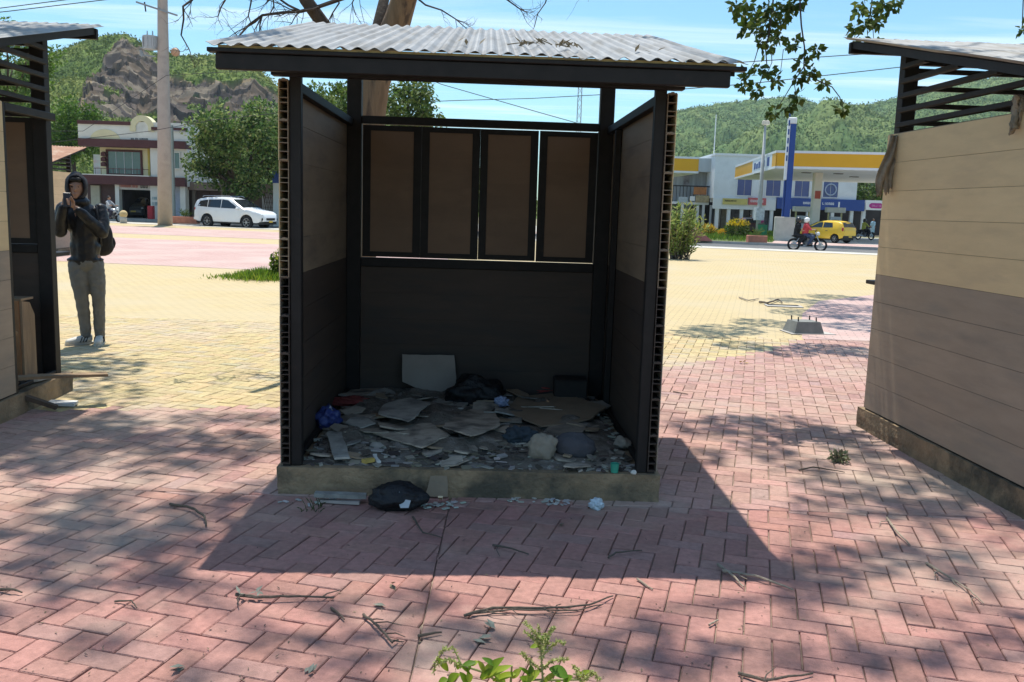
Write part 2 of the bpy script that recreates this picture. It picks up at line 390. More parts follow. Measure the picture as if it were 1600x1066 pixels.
def hill(name, sil, Yf, Yr, na, nr, crown, amp, greens, rock=None, spur=10., seed=3., nleaf=95000, lsz=.85):
    sx = [s[0] for s in sil]; px = np.linspace(sx[0], sx[-1], na)
    py = np.interp(px, sx, [s[1] for s in sil])
    Hr = np.array([at(a, b, Yr).z for a, b in zip(px, py)]) - amp*1.15; sl_ = np.array([at(a, b, Yr).x/Yr for a, b in zip(px, py)])
    t = np.linspace(0, 1.3, nr); T, S = np.meshgrid(t, sl_, indexing='ij'); HH = np.meshgrid(t, Hr, indexing='ij')[1]
    Y = Yf + T*(Yr-Yf); X = S*(Yr + (Y-Yr)*.9)
    prof = np.where(T < 1, np.clip(T, 0, 1)**1.05, 1 - ((T-1)*2)**1.5)
    sub = slice(None, None, 3); n1c = vnoise(X[sub, sub], Y[sub, sub], (Yr-Yf)*.28, seed)
    n1 = np.empty(X.shape)
    ii = np.minimum(np.arange(nr)/3, n1c.shape[0]-1.001); jj = np.minimum(np.arange(na)/3, n1c.shape[1]-1.001)
    i0, j0 = ii.astype(int), jj.astype(int); fi, fj = (ii-i0)[:, None], (jj-j0)[None, :]
    n1 = n1c[i0][:, j0]*(1-fi)*(1-fj) + n1c[i0+1][:, j0]*fi*(1-fj) + n1c[i0][:, j0+1]*(1-fi)*fj + n1c[i0+1][:, j0+1]*fi*fj
    Z = HH*prof + (n1 - .22)*spur*np.clip(T*(1.02-T)*4, 0, 1)
    cap_ = CAMH + (HH - CAMH)*Y/Yr*.985; Z = np.where(T < .97, np.minimum(Z, cap_), Z)
    Zv = Z - CAMH; yc = Y*_cp - Zv*_sp; zc2 = Y*_sp + Zv*_cp; u, v = FOC*X/yc, -FOC*zc2/yc
    PX, PY = 800 + u*_cr - v*_sr, 533 + u*_sr + v*_cr
    d, cid = worley(X, Y, crown, seed); d2, cid2 = worley(X+50, Y-31, crown*.45, seed+1)
    cr_ = amp*np.sqrt(np.clip(1 - (d*1.15)**2, 0, 1))*(0.6+.7*cid) + amp*.35*np.sqrt(np.clip(1 - d2**2, 0, 1))
    g = np.array(greens); k = np.clip(cid*.55 + cid2*.2 + .25 + n1*.35, 0, .999)
    idx = k*(len(g)-1); i0 = idx.astype(int); fr_ = (idx-i0)[..., None]; C = g[i0]*(1-fr_) + g[np.minimum(i0+1, len(g)-1)]*fr_
    if rock is not None:
        wob = n1*10
        msk = inpoly(PX + wob, PY + wob*.6, rock).astype(float)
        dd, ci = worley(X, Y, 9., seed+5); dd2, ci2 = worley(X+9, Y*1.0, 3.6, seed+8); veg = (ci2 > .955)
        msk = np.where(veg & (msk > .5), 0, msk)
        cr_ = cr_*(1-msk) + msk*((dd*3.2 + dd2*1.7 + (ci-.5)*2.6 + (ci2-.5)*1.5) - 1.5)
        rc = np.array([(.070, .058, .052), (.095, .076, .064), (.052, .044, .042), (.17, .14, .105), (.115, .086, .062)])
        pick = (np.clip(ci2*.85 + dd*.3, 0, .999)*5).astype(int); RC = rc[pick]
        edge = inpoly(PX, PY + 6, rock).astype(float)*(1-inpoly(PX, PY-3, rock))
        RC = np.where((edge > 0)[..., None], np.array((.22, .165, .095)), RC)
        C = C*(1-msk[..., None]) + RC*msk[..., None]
    Z = Z + cr_*np.clip(T*8, 0, 1)
    vs = np.stack([X, Y, Z], -1).reshape(-1, 3); a = np.arange(nr*na).reshape(nr, na)
    fs = np.stack([a[:-1, :-1], a[:-1, 1:], a[1:, 1:], a[1:, :-1]], -1).reshape(-1, 4)
    me = bpy.data.meshes.new(name); me.from_pydata(vs.tolist(), [], fs.tolist())
    ca = me.color_attributes.new('Col', 'FLOAT_COLOR', 'POINT'); ca.data.foreach_set('color', np.concatenate([C.reshape(-1, 3), np.ones((nr*na, 1))], 1).astype(np.float32).ravel())
    me.materials.append(m_hill); me.update(); H_o = struct(link(name, me))
    # scattered crowns' leaf masses so the wood reads as foliage
    veg_ = (np.ones(T.shape) if rock is None else 1 - msk); ok = np.argwhere((T < 1.04) & (T > .05) & (veg_ > .5))
    lv = MB(); pk = ok[rng.integers(0, len(ok), nleaf)]
    for (i, j) in pk:
        col = C[i, j]*float(rng.uniform(.8, 1.25)); lv.cur = tuple(col); d = rv(); d.z = abs(d.z)*.7
        p = Vector((X[i, j] + U(-1, 1)*crown*.3, Y[i, j] + U(-1, 1)*crown*.3, Z[i, j] + U(-.1, .35)*amp)); lv.leaf(p, d.normalized(), (rv() + Vector((0, -.3, .9))).normalized(), lsz*U(.6, 1.5), lsz*U(.4, .8))
    o = lv.build('tree_canopy', mat('canopy_leaf', rough=.7, var=0, attr=True, transl=.2, spec=.2), H_o, colors=True); o['kind'] = 'stuff'
    return H_o
m_hill = mat('hill_forest', rough=.9, var=.3, vs=.5, attr=True, spec=.15, bump=.6, bs=1.2)
GL = [(.03, .062, .014), (.05, .095, .018), (.08, .13, .024), (.12, .17, .032), (.17, .20, .05)]
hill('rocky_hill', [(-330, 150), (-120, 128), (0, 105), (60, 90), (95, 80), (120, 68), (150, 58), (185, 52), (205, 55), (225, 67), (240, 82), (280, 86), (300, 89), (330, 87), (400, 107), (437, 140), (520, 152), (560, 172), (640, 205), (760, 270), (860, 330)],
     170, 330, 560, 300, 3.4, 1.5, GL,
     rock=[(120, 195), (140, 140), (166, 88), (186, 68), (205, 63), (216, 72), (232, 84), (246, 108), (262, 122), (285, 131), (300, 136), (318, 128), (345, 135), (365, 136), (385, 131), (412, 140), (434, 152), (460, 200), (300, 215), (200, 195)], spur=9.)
hill('forested_hill', [(930, 300), (980, 232), (1020, 192), (1055, 175), (1100, 166), (1160, 159), (1220, 152), (1250, 150), (1275, 161), (1300, 168), (1330, 165), (1360, 160), (1400, 150), (1480, 132), (1600, 118), (1760, 128), (2000, 190)],
     330, 850, 660, 360, 6.4, 3.4, [(.04, .085, .036), (.055, .11, .042), (.078, .14, .05), (.11, .172, .06), (.15, .20, .07)], spur=44., seed=11., nleaf=110000, lsz=1.5)

# ------------------------------------------------------------------ the kiosks
m_steel = mat('black_steel', (.0155, .0130, .0120), .6, .3, 14, dirt=(.06, .03, .02), ds=7, dlo=.66, dhi=.82, spec=.28)
m_sand = mat('sand_board', (.69, .52, .29), .6, .07, 3, dirt=(.56, .42, .25), ds=1.6, dlo=.55, dhi=.85, spec=.35, rnd=.04, bump=.06, bs=25, stretch=(1, 1, 5), dirt2=(.34, .26, .17), d2s=1.8, d2lo=.54, d2hi=.8, d2a=.30)
m_taup = mat('taupe_board', (.35, .272, .20), .6, .09, 3, dirt=(.25, .215, .175), ds=1.6, dlo=.5, dhi=.8, spec=.35, rnd=.05, bump=.06, bs=25, stretch=(1, 1, 5), dirt2=(.17, .145, .12), d2s=1.8, d2lo=.52, d2hi=.8, d2a=.40)
m_taup_shade = mat('shaded_inner_taupe', (.075, .054, .042), .65, .12, 3, dirt=(.05, .045, .042), ds=1.6, dlo=.5, dhi=.8, spec=.3, rnd=.06, bump=.06, bs=25, stretch=(1, 1, 5))  # inner-face copy of the taupe board, interior shade put into its colour
m_sand_shade = mat('shaded_inner_sand', (.27, .20, .135), .6, .12, 3, dirt=(.13, .10, .08), ds=1.6, dlo=.5, dhi=.8, spec=.35, rnd=.05, bump=.06, bs=25, stretch=(1, 1, 5))  # inner-face copy of the sand board, colour darkened to stand for interior shade
m_shut = mat('shutter_board', (.215, .138, .088), .6, .08, 2, dirt=(.15, .10, .068), ds=2.2, dlo=.5, dhi=.85, spec=.3, rnd=.05, bump=.05, bs=25, stretch=(1, 1, 2))
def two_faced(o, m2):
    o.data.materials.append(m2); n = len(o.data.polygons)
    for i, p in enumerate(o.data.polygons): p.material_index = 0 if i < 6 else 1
m_edge = mat('board_core', (.33, .22, .13), .7, .3, 30)
m_plin = mat('plinth_concrete', (.30, .215, .13), .9, .35, 6, bump=.7, bs=45, dirt=(.10, .085, .06), ds=3.4, dlo=.45, dhi=.62)
m_roof = mat('zinc_roof', (.27, .27, .265), .5, .2, 3, dirt=(.17, .155, .13), ds=2.4, dlo=.46, dhi=.70, metal=.25, spec=.4, stretch=(4, .8, 1))
m_clos = mat('foam_closure', (.50, .36, .17), .9, .3, 12)
def hollow_board(x0, x1, y0, y1, z0, z1, along='y', outer=1):
    b = MB(); t = .0035; h = z1 - z0; w_ = (x0, x1) if along == 'y' else (y0, y1)
    def bx(a0, a1, q0, q1):
        b.box(a0, a1, y0, y1, q0, q1) if along == 'y' else b.box(x0, x1, a0, a1, q0, q1)
    lo, hi = (w_[0], w_[0]+t), (w_[1]-t, w_[1])
    for q in ((lo, hi) if outer < 0 else (hi, lo)): bx(*q, z0, z1)     # weather face first, then inner face
    for f in (.012, .215, .435, .555, .775, .985):
        bx(w_[0]+t, w_[1]-t, z0 + f*h - t/2, z0 + f*h + t/2)
    zc_ = z0 + .985*h                        # arched tongue on the top edge
    for a, q in ((.22, .008), (.5, .013), (.78, .008)): bx(w_[0] + a*.05 - .007, w_[0] + a*.05 + .007, zc_, zc_ + q*.9)
    return b
ZP = .148; ZW = 2.15; ROOF0, SLOPE, VF, VB, UR = 2.245, .232, -.32, 2.28, 1.27
def zr(v): return ROOF0 + SLOPE*(v - VF)      # underside of the roof sheet
def kiosk(site, label, lattice=True, gap=None, mull=(1.52,), group='small market kiosks', far=False):
    kx, ky, a = site; K = thing('market_kiosk', label, 'kiosk', (kx, ky, 0), a, group)
    p = MB(); n1, n2 = 40, 8
    bm = bmesh.new(); bmesh.ops.create_cube(bm, size=1)
    for v in bm.verts: v.co = Vector((v.co.x*2.05, 1.02 + v.co.y*2.08, v.co.z*ZP*1.3 + ZP - ZP*.65))
    bmesh.ops.subdivide_edges(bm, edges=bm.edges[:], cuts=18, use_grid_fill=True)
    for v in bm.verts: v.co += noise.noise_vector(v.co*7)*.006 + noise.noise_vector(v.co*30)*.003
    bmesh.ops.recalc_face_normals(bm, faces=bm.faces)
    me = bpy.data.meshes.new('plinth'); bm.to_mesh(me); bm.free(); me.materials.append(m_plin); link('plinth', me, K)
    BH = (ZW - ZP - .012)/10; z_of = lambda i: ZP + .012 + i*BH
    def wall(side, v0, v1):
        wl = MB(); s0, s1 = (-1.010, -.960) if side < 0 else (.960, 1.010)
        wl.box(s0+.012 if side < 0 else s0-.002, s1+.002 if side < 0 else s1-.012, v0+.004, v1, ZP - .001, ZP + .011)     # floor channel
        W = wl.build('wall_panel', m_steel, K)
        for i in range(10):
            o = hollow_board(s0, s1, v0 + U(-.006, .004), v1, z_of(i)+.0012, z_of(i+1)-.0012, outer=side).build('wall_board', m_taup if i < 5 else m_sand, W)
            two_faced(o, m_taup_shade if i < 5 else m_sand_shade)
    wall(-1, 0, 1.985)
    wall(1, 0, 1.985 if not gap else gap)
    def post(u0, u1, v0, v1, z0, z1, nm='post'): MB().bbox(u0, u1, v0, v1, z0, z1, .004).build(nm, m_steel, K)
    for s in (-1, 1):
        e = lambda a_, b_: (a_, b_) if s > 0 else (-b_, -a_)
        post(*e(.900, .958), .012, .068, ZP+.001, zr(.04)-.005)               # front post
        post(*e(.855, .958), 1.925, 2.012, ZP+.001, zr(1.97)-.005)            # rear post
        post(*e(.912, .957), .070, 1.922, ZW-.052, ZW, 'rail')               # top rail of the side wall
        post(*e(.925, .957), .070, 1.922, ZP+.004, ZP+.035, 'rail')
        if s > 0 or lattice:
            for mv in mull: post(*e(.915, .957), mv, mv+.045, ZP+.036, ZW-.053, 'mullion')
        rf = MB(); z0, z1 = zr(VF+.05), zr(VB-.05)                            # rafters
        for uu, hh in ((.93, .07), (1.2, .05)):
            rf = MB(); y0, y1 = VF+.06, VB-.06
            rf.add([(s*(uu-.025), y0, zr(y0)-hh-.004), (s*(uu+.025), y0, zr(y0)-hh-.004), (s*(uu+.025), y1, zr(y1)-hh-.004), (s*(uu-.025), y1, zr(y1)-hh-.004),
                    (s*(uu-.025), y0, zr(y0)-.004), (s*(uu+.025), y0, zr(y0)-.004), (s*(uu+.025), y1, zr(y1)-.004), (s*(uu-.025), y1, zr(y1)-.004)],
                   [(3,2,1,0),(4,5,6,7),(0,1,5,4),(1,2,6,5),(2,3,7,6),(3,0,4,7)]); rf.build('rafter', m_steel, K)
        if gap and s > 0: post(.957, 1.004, gap+.004, gap+.05, ZP+.002, ZW, 'mullion')
        if gap and s > 0: post(.957, 1.004, gap+.052, 1.99, ZW-.055, ZW, 'rail')
        if lattice:
            for k in range(5):
                z = 2.215 + k*.1; v0 = (z + .075 - ROOF0)/SLOPE + VF
                if v0 < 1.8: post(*e(.945, .957+.03), max(v0, .07), 1.93, z-.017, z+.017, 'slat')
    # front beams and fascia, rear beam
    post(-1.035, 1.035, -.055, .008, ZW+.012, zr(-.03)-.075, 'beam')
    fb = MB(); fb.bbox(-1.232, 1.195, VF+.016, VF+.055, zr(VF)-.098, zr(VF)-.024, .004); fb.build('fascia', m_steel, K)
    fb = MB(); fb.bbox(-1.268, 1.268, VF+.002, VF+.058, zr(VF)-.022, zr(VF)-.002, .003); fb.build('eave_trim', m_steel, K)
    post(-1.235, 1.235, VB-.055, VB-.012, zr(VB)-.10, zr(VB)-.02, 'fascia')
    post(-.85, .85, 1.945, 1.995, zr(1.97)-.14, zr(1.97)-.075, 'beam')
    # roof of three corrugated sheets, wavy at the ends
    ptch, am = .078, .0082
    for q in range(3):
        u0, u1 = -UR + q*(2*UR/3) - (.03 if q else 0), -UR + (q+1)*(2*UR/3); ns = int((u1-u0)/ptch*8); rb = MB(); vs = []; rows = 9
        lift = .004 + (.0035 if q == 1 else 0)
        for lay in (0, 1):
            for r_ in range(rows):
                vv = VF - .01 + (VB - VF + .02)*r_/(rows-1)
                for i in range(ns+1):
                    uu = u0 + (u1-u0)*i/ns; ph = 2*PI*(uu+UR)/ptch
                    wob = .006*noise.noise(Vector((uu*3, vv*2, kx)))
                    vs.append((uu, vv + .006*math.sin(uu*9+q), zr(vv) + lift + am + am*math.cos(ph) + wob + (.0022 if lay else 0)))
        N_ = (ns+1)*rows; fs = []
        for r_ in range(rows-1):
            for i in range(ns):
                a0 = r_*(ns+1)+i; fs.append((a0, a0+ns+1, a0+ns+2, a0+1)); fs.append((N_+a0, N_+a0+1, N_+a0+ns+2, N_+a0+ns+1))
        for i in range(ns): fs.append((i, i+1, N_+i+1, N_+i)); b0 = (rows-1)*(ns+1); fs.append((b0+i+1, b0+i, N_+b0+i, N_+b0+i+1))
        for r_ in range(rows-1):
            for i in (0, ns): a0 = r_*(ns+1)+i; fs.append((a0, a0+ns+1, N_+a0+ns+1, N_+a0))
        rb.add(vs, fs); rb.build('roof_sheet', m_roof, K, smooth=False)
    cl = MB(); cl.box(-1.22, 1.22, VF+.02, VF+.05, zr(VF)-.0015, zr(VF)+.012); cl.build('closure_strip', m_clos, K)
    # rear wall: boards under the sill, four shutters over it, gap under the roof
    BW = thing_part('rear_wall', K)
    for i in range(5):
        hollow_board(-.853, .853, 1.955, 1.998, ZP+.004+i*.188, ZP+.004+(i+1)*.188-.002, 'x').build('wall_board', m_taup_shade, BW)
    post(-.853, .853, 1.935, 2.008, 1.095, 1.160, 'sill_rail'); post(-.853, .853, 1.935, 2.008, 2.118, 2.172, 'head_rail')
    for i in range(4):
        c = -.6375 + i*.425 + U(-.0012, .0012); hw = .2105; z0, z1 = 1.165 + U(0, .003), 2.112 - U(0, .004)
        S = MB(); sw = .056
        for (a0, a1, b0, b1) in ((-hw, -hw+sw, 0, 1), (hw-sw, hw, 0, 1), (-hw+sw, hw-sw, 0, .04), (-hw+sw, hw-sw, .96, 1)):
            S.box(a0, a1, -.018, .018, z0 + (z1-z0)*b0, z0 + (z1-z0)*b1)
        so = S.build('shutter', m_steel, K); so.location = (c, 1.972, 0); so.rotation_euler = (0, U(-.0022, .0022), U(-.012, .012))
        zz0, zz1 = z0 + (z1-z0)*.04, z0 + (z1-z0)*.96
        for k in range(5):
            MB().box(-hw+sw, hw-sw, -.009, .009, zz0 + (zz1-zz0)*k/5 + (.0 if k == 0 else -.004), zz0 + (zz1-zz0)*(k+1)/5).build('shutter_board', m_shut, so).location.y = (k % 2)*.003
    post(-.95, .95, 2.014, 2.27, 1.065, 1.095, 'counter')
    for s in (-.8, 0, .8):
        br = MB(); br.prism([(2.014, .86), (2.014, 1.064), (2.22, 1.064), (2.19, 1.03)], s-.015, s+.015, 'x'); br.build('bracket', m_steel, K)
    for s in (-1, 1):
        if lattice:
            pass
    if lattice:
        for k in range(4):
            z = 2.24 + k*.12; post(-.853, .853, 1.96, 1.985, z-.017, z+.017, 'slat')
    return K
def thing_part(name, parent):
    o = bpy.data.objects.new(name, None); COL.objects.link(o); o.parent = parent; o.empty_display_size = .1; return o
KC = kiosk(SITES[0], 'central dark kiosk with its open side facing us and rubble on its floor', lattice=False, mull=(1.50,))
KR = kiosk(SITES[1], 'kiosk cut by the right edge, sand and taupe boarded wall under lattice', mull=())
KL = kiosk(SITES[2], 'kiosk cut by the left edge with a missing wall bay beside the person', gap=1.17, mull=())
KF = kiosk((-12.9, 22.6, .06), 'distant kiosk whose brown roof shows behind the hooded person', mull=(), far=True)
for ch in KF.children:
    if ch.name.startswith('roof_sheet'):
        ch.data.materials.clear(); ch.data.materials.append(mat('rusty_roof', (.34, .17, .10), .7, .25, 3, dirt=(.4, .3, .22), ds=3))
def kp(site, u, v, z):                         # kiosk local -> world
    kx, ky, a = site; return Vector((kx + u*math.cos(a) - v*math.sin(a), ky + u*math.sin(a) + v*math.cos(a), z))

# ------------------------------------------------------------------ rubble and litter in and before the central kiosk
S0 = SITES[0]
def inv(site, p):
    kx, ky, a = site; dx_, dy_ = p.x - kx, p.y - ky
    return dx_*math.cos(a) + dy_*math.sin(a), -dx_*math.sin(a) + dy_*math.cos(a)
m_sheet = mat('fibre_sheet', (.38, .33, .265), .85, .25, 6, bump=.15, bs=60, dirt=(.15, .13, .11), ds=5, dlo=.46, dhi=.64, rnd=.25)
m_sheetp = mat('pale_sheet', (.43, .41, .36), .8, .2, 6, bump=.1, bs=60, dirt=(.22, .21, .19), ds=5, dlo=.42, dhi=.62)
m_brown = mat('torn_panel', (.33, .25, .17), .85, .2, 6, bump=.15, bs=60, rnd=.2)
def shard_mesh(poly, th, m, amp=.004, rough=.006):
    # irregular flat piece: outline points, slight warp, broken rim
    out = []
    for i in range(len(poly)):
        a, b = Vector((*poly[i], 0)), Vector((*poly[(i+1) % len(poly)], 0)); n = max(1, int((b-a).length/.05))
        for k in range(n): q = a.lerp(b, k/n); out.append((q.x + U(-rough, rough), q.y + U(-rough, rough)))
    mb = MB(); k = len(out); wz = lambda q: amp*math.sin(q[0]*7 + q[1]*5)
    cx, cy = sum(q[0] for q in out)/k, sum(q[1] for q in out)/k
    vs = [(q[0], q[1], wz(q)) for q in out] + [(q[0]*.995, q[1]*.995, th + wz(q)) for q in out] + [(cx, cy, wz((cx, cy))), (cx, cy, th + wz((cx, cy)))]
    fs = [(i, (i+1) % k, k+(i+1) % k, k+i) for i in range(k)] + [((i+1) % k, i, 2*k) for i in range(k)] + [(k+i, k+(i+1) % k, 2*k+1) for i in range(k)]
    mb.add(vs, fs); me = mb.mesh('board_fragment'); me.materials.append(m); return me
def rpoly(L, W, n=6):
    a0 = U(0, 6); p = []
    for i in range(n):
        a = a0 + 2*PI*i/n + U(-.3, .3); r = U(.72, 1.1); p.append((L/2*r*math.cos(a), W/2*r*math.sin(a)))
    return p
def lay(name, me, loc, rot, label, cat, group=None):
    o = link(name, me); o.location = loc; o.rotation_euler = rot; return tag(o, label, cat, group)
FG = 'broken sheet pieces lying on the kiosk floor'
# large pieces one can point at: outline in photograph pixels on the floor
big = [([(590, 648), (640, 661), (672, 632), (640, 622), (600, 632)], .10, 'pale round cornered sheet left of centre on the kiosk floor', m_sheetp),
       ([(690, 672), (735, 690), (782, 668), (775, 638), (735, 636), (705, 655)], .07, 'large grey sheet lying in the middle of the kiosk floor', m_sheet),
       ([(582, 676), (660, 703), (702, 684), (672, 662), (610, 668)], .05, 'long grey sheet over broken pieces near the kiosk front', m_sheet),
       ([(786, 640), (845, 668), (922, 658), (948, 640), (880, 616), (810, 620)], .06, 'widest cardboard coloured sheet spread on the right half of the kiosk floor', m_brown),
       ([(850, 672), (905, 690), (915, 668), (880, 660)], .05, 'small grey sheet with a corner notch behind the dark sack', m_sheet),
       ([(535, 617), (600, 622), (610, 606), (560, 600)], .03, 'dull sheet lying in the rear left corner of the kiosk', m_sheet)]
for poly, h, lab, mm in big:
    pts = [G(x, y, ZP + h) for x, y in poly]; c = sum(pts, Vector())/len(pts)
    me = shard_mesh([(p.x-c.x, p.y-c.y) for p in pts], .008, mm, .006, .008)
    lay('broken_sheet', me, c, (U(-.07, .07), U(-.05, .05), 0), lab, 'sheet', FG)
# mid pieces nothing tells apart
for i in range(118):
    u, v = U(-.84, .84), U(.05, 1.78); s_ = U(.10, .34)*(1.0 if v > .4 else .72); mm, tone = random.choice(((m_sheet, 'grey'), (m_sheet, 'grey'), (m_sheetp, 'pale'), (m_brown, 'brown')))
    th = U(.006, .011); size = 'large' if s_ > .25 else 'small' if s_ < .16 else 'middling'
    me = shard_mesh(rpoly(s_, s_*U(.45, .9), random.choice((4, 5, 6, 7))), th, mm, random.choice((.004, .008, .016)))
    w_ = kp(S0, u, v, ZP + .012 + U(.0, .05)*min(1, v*1.6+.2))
    zone = ('front' if v < .5 else 'middle' if v < 1.15 else 'rear') + ' ' + ('left' if u < -.3 else 'right' if u > .3 else 'centre')
    lay('board_fragment', me, w_, (U(-.16, .16), U(-.16, .16), U(0, 6)), f'{size} {tone} broken board piece at the {zone} of the central kiosk floor', 'fragment', FG)
cru = MB()
for i in range(2200):
    u, v = U(-.9, .9), U(.02, 1.85); s_ = U(.008, .035); p = kp(S0, u, v, ZP + .006 + (U(0, .025) if v > .15 else 0))
    cru.cur = jit(random.choice(((.27, .25, .21), (.2, .17, .13), (.34, .32, .28), (.10, .08, .065), (.06, .05, .045))), .2)
    M_ = Matrix.Translation(p) @ Matrix.Rotation(U(0, 6), 4, 'Z') @ Matrix.Rotation(U(-.4, .4), 4, 'X'); cru.obox(M_, s_*2, s_*U(.6, 1.4), U(.003, .01))
for i in range(60):
    q = random.choice(((490, 785, 60), (685, 792, 28), (700, 788, 24), (820, 782, 25), (870, 783, 20)))
    p = G(q[0] + U(-q[2], q[2]), q[1] + U(-6, 6), .006); cru.cur = jit((.5, .49, .44), .2); s_ = U(.006, .02)
    cru.obox(Matrix.Translation(p) @ Matrix.Rotation(U(0, 6), 4, 'Z'), s_*2.2, s_, .005)
stuff(cru.build('rubble_crumbs', mat('crumbs', attr=True, rough=.9, var=.1), colors=True), 'small crumbled board chips strewn over the central kiosk floor', 'rubble')
# heap so the floor is not flat
hp = MB(); nu, nv = 44, 44; vs = []
for j in range(nv+1):
    for i in range(nu+1):
        u, v = -.90 + 1.8*i/nu, .03 + 1.86*j/nv; e = min(1, (v-.03)*2.2)*min(1, (.91-abs(u))*8)
        h = e*(.022 + .055*max(0, noise.fractal(Vector((u*3.5, v*3.5, 2)), .9, 2., 4) + .25))
        vs.append(kp(S0, u, v, ZP + .002 + h))
hp.add(vs, [(j*(nu+1)+i, j*(nu+1)+i+1, (j+1)*(nu+1)+i+1, (j+1)*(nu+1)+i) for j in range(nv) for i in range(nu)])
stuff(hp.build('debris_dust', mat('debris_dust', (.16, .14, .115), .95, .4, 9, bump=.9, bs=55, dirt=(.30, .28, .25), ds=7, dlo=.5, dhi=.66), smooth=True), 'grey dusty debris layer covering the central kiosk floor', 'debris')

def blob(name, c, r, m, label, cat, seed=0, amp=.25, fold=3., rz=0., n=40, flat=None):
    bm = bmesh.new(); bmesh.ops.create_icosphere(bm, subdivisions=4, radius=1)
    for v in bm.verts:
        d = v.co.copy(); k = 1 + amp*noise.fractal(d*fold*.5 + Vector((seed, seed*2, 0)), .9, 2, 3) + amp*.35*abs(noise.noise(d*fold*2.2 + Vector((seed, 0, 0))))
        v.co = Vector((d.x*r[0]*k, d.y*r[1]*k, d.z*r[2]*k)); 
        if v.co.z < -r[2]*.72: v.co.z = -r[2]*.72 + (v.co.z + r[2]*.72)*.06
    z0 = min(v.co.z for v in bm.verts)
    for v in bm.verts: v.co.z -= z0
    me = bpy.data.meshes.new(name); bm.to_mesh(me); bm.free(); me.materials.append(m)
    me.polygons.foreach_set('use_smooth', [True]*len(me.polygons))
    o = link(name, me); o.location = c; o.rotation_euler = (0, 0, rz)
    return tag(o, label, cat) if label else o
m_bagk = mat('black_plastic', (.013, .013, .015), .5, .2, 8, spec=.35, bump=.8, bs=24)
m_bagb = mat('blue_plastic', (.03, .05, .19), .45, .3, 9, spec=.5, bump=.5, bs=25, dirt=(.35, .4, .5), ds=12, dlo=.62, dhi=.66)
m_sack = mat('dark_grey_cloth', (.075, .075, .085), .95, .2, 10, bump=.4, bs=60)
m_wcl = mat('dirty_white_cloth', (.27, .24, .19), .95, .2, 8, bump=.4, bs=40)
m_redc = mat('red_cloth', (.22, .045, .04), .95, .25, 10, bump=.4, bs=50)
def floor_pt(x, y, h=.03): return G(x, y, ZP + h)
blob('plastic_bag', floor_pt(512, 668, .02), (.075, .08, .075), m_bagb, 'crumpled blue plastic bag by the left wall of the central kiosk', 'bag', 1, .35, 4)
blob('rubbish_bag', floor_pt(742, 632, .02), (.19, .12, .11), m_bagk, 'dark rubbish bag heaped before the rear wall of the central kiosk', 'bag', 2, .35, 3.5)
blob('cloth_sack', floor_pt(897, 712, .02), (.125, .07, .075), m_sack, 'dark grey stuffed sack near the front right of the kiosk floor', 'sack', 3, .14, 2.2, -.2)
blob('white_rag', floor_pt(848, 716, .02), (.075, .05, .085), m_wcl, 'crumpled dirty white rag leaning on the dark grey sack', 'rag', 4, .26, 3)
blob('dark_jacket', floor_pt(815, 692, .02), (.10, .06, .05), mat('dark_denim', (.04, .055, .07), .9, .3, 12, bump=.4), 'dark bluish crumpled garment left of the white rag', 'garment', 5, .5, 5, -.5)
blob('red_rag', floor_pt(548, 632, .03), (.12, .07, .03), m_redc, 'dark red rag lying in the rear left of the kiosk', 'rag', 6, .5, 5)
blob('red_cloth', floor_pt(853, 612, .03), (.14, .06, .035), mat('bright_red_cloth', (.34, .06, .05), .95, .25, 10, bump=.4), 'bright red cloth at the foot of the kiosk rear wall', 'cloth', 7, .5, 5)
blob('paper_ball', floor_pt(783, 634, .05), (.045, .04, .035), mat('blue_white_paper', (.3, .34, .48), .9, .4, 30), 'crumpled bluish paper beside the dark rubbish bag in the kiosk', 'paper', 8, .5, 6)
blob('round_stone', floor_pt(972, 700, .01), (.05, .05, .04), m_sheet, 'grey lump against the right wall of the central kiosk', 'stone', 9, .3, 2)
cup = MB(); c = floor_pt(960, 738, .003); prof = [(.020, 0), (.024, .05), (.022, .05), (.018, .004)]
for i in range(3): cup.tube([c + Vector((0, 0, prof[i][1])), c + Vector((0, 0, prof[i+1][1]+.0001))], [prof[i][0], prof[i+1][0]], 14, False)
cup.tube([c, c + Vector((0, 0, .003))], .02, 14)
tag(cup.build('plastic_cup', mat('green_plastic', (.05, .33, .22), .4, .1), smooth=True), 'small green plastic cup on the front edge of the kiosk floor', 'cup')
blob('white_pebble', floor_pt(990, 741, .002), (.016, .014, .013), mat('white_stone', (.6, .58, .52), .8), 'small white pebble beside the green cup', 'pebble', 3, .2)
def strip_board(name, a, b, wd, th, m, label, cat, z=.02, za=None, rough=.004):
    a, b = Vector(a), Vector(b); d = b - a; L_ = math.hypot(d.x, d.y); ang = math.atan2(d.y, d.x)
    n = max(3, int(d.length/.05)); L3 = d.length
    poly = [(-L3/2 + L3*i/n, -wd/2 + U(-rough, rough)) for i in range(n+1)] + [(L3/2 - L3*i/n, wd/2 + U(-rough, rough)) for i in range(n+1)]
    me = shard_mesh(poly, th, m, .001, rough*.6); o = link(name, me); o.location = (a+b)/2
    o.rotation_euler = (0, -math.atan2(d.z, L_), ang); return tag(o, label, cat)
strip_board('board_strip', floor_pt(522, 678, .05), floor_pt(534, 718, .03), .085, .012, m_sheetp, 'pale narrow board strip by the blue bag in the kiosk', 'board')
strip_board('yellow_offcut', floor_pt(568, 724, .012), floor_pt(583, 721, .012), .03, .02, mat('yellow_wood', (.5, .36, .10), .8), 'small yellow offcut on the front edge of the kiosk floor', 'offcut')
strip_board('white_stick', floor_pt(585, 712, .02), floor_pt(592, 724, .008), .018, .012, mat('white_plastic', (.62, .62, .58), .6), 'short white stick beside the yellow offcut', 'stick')
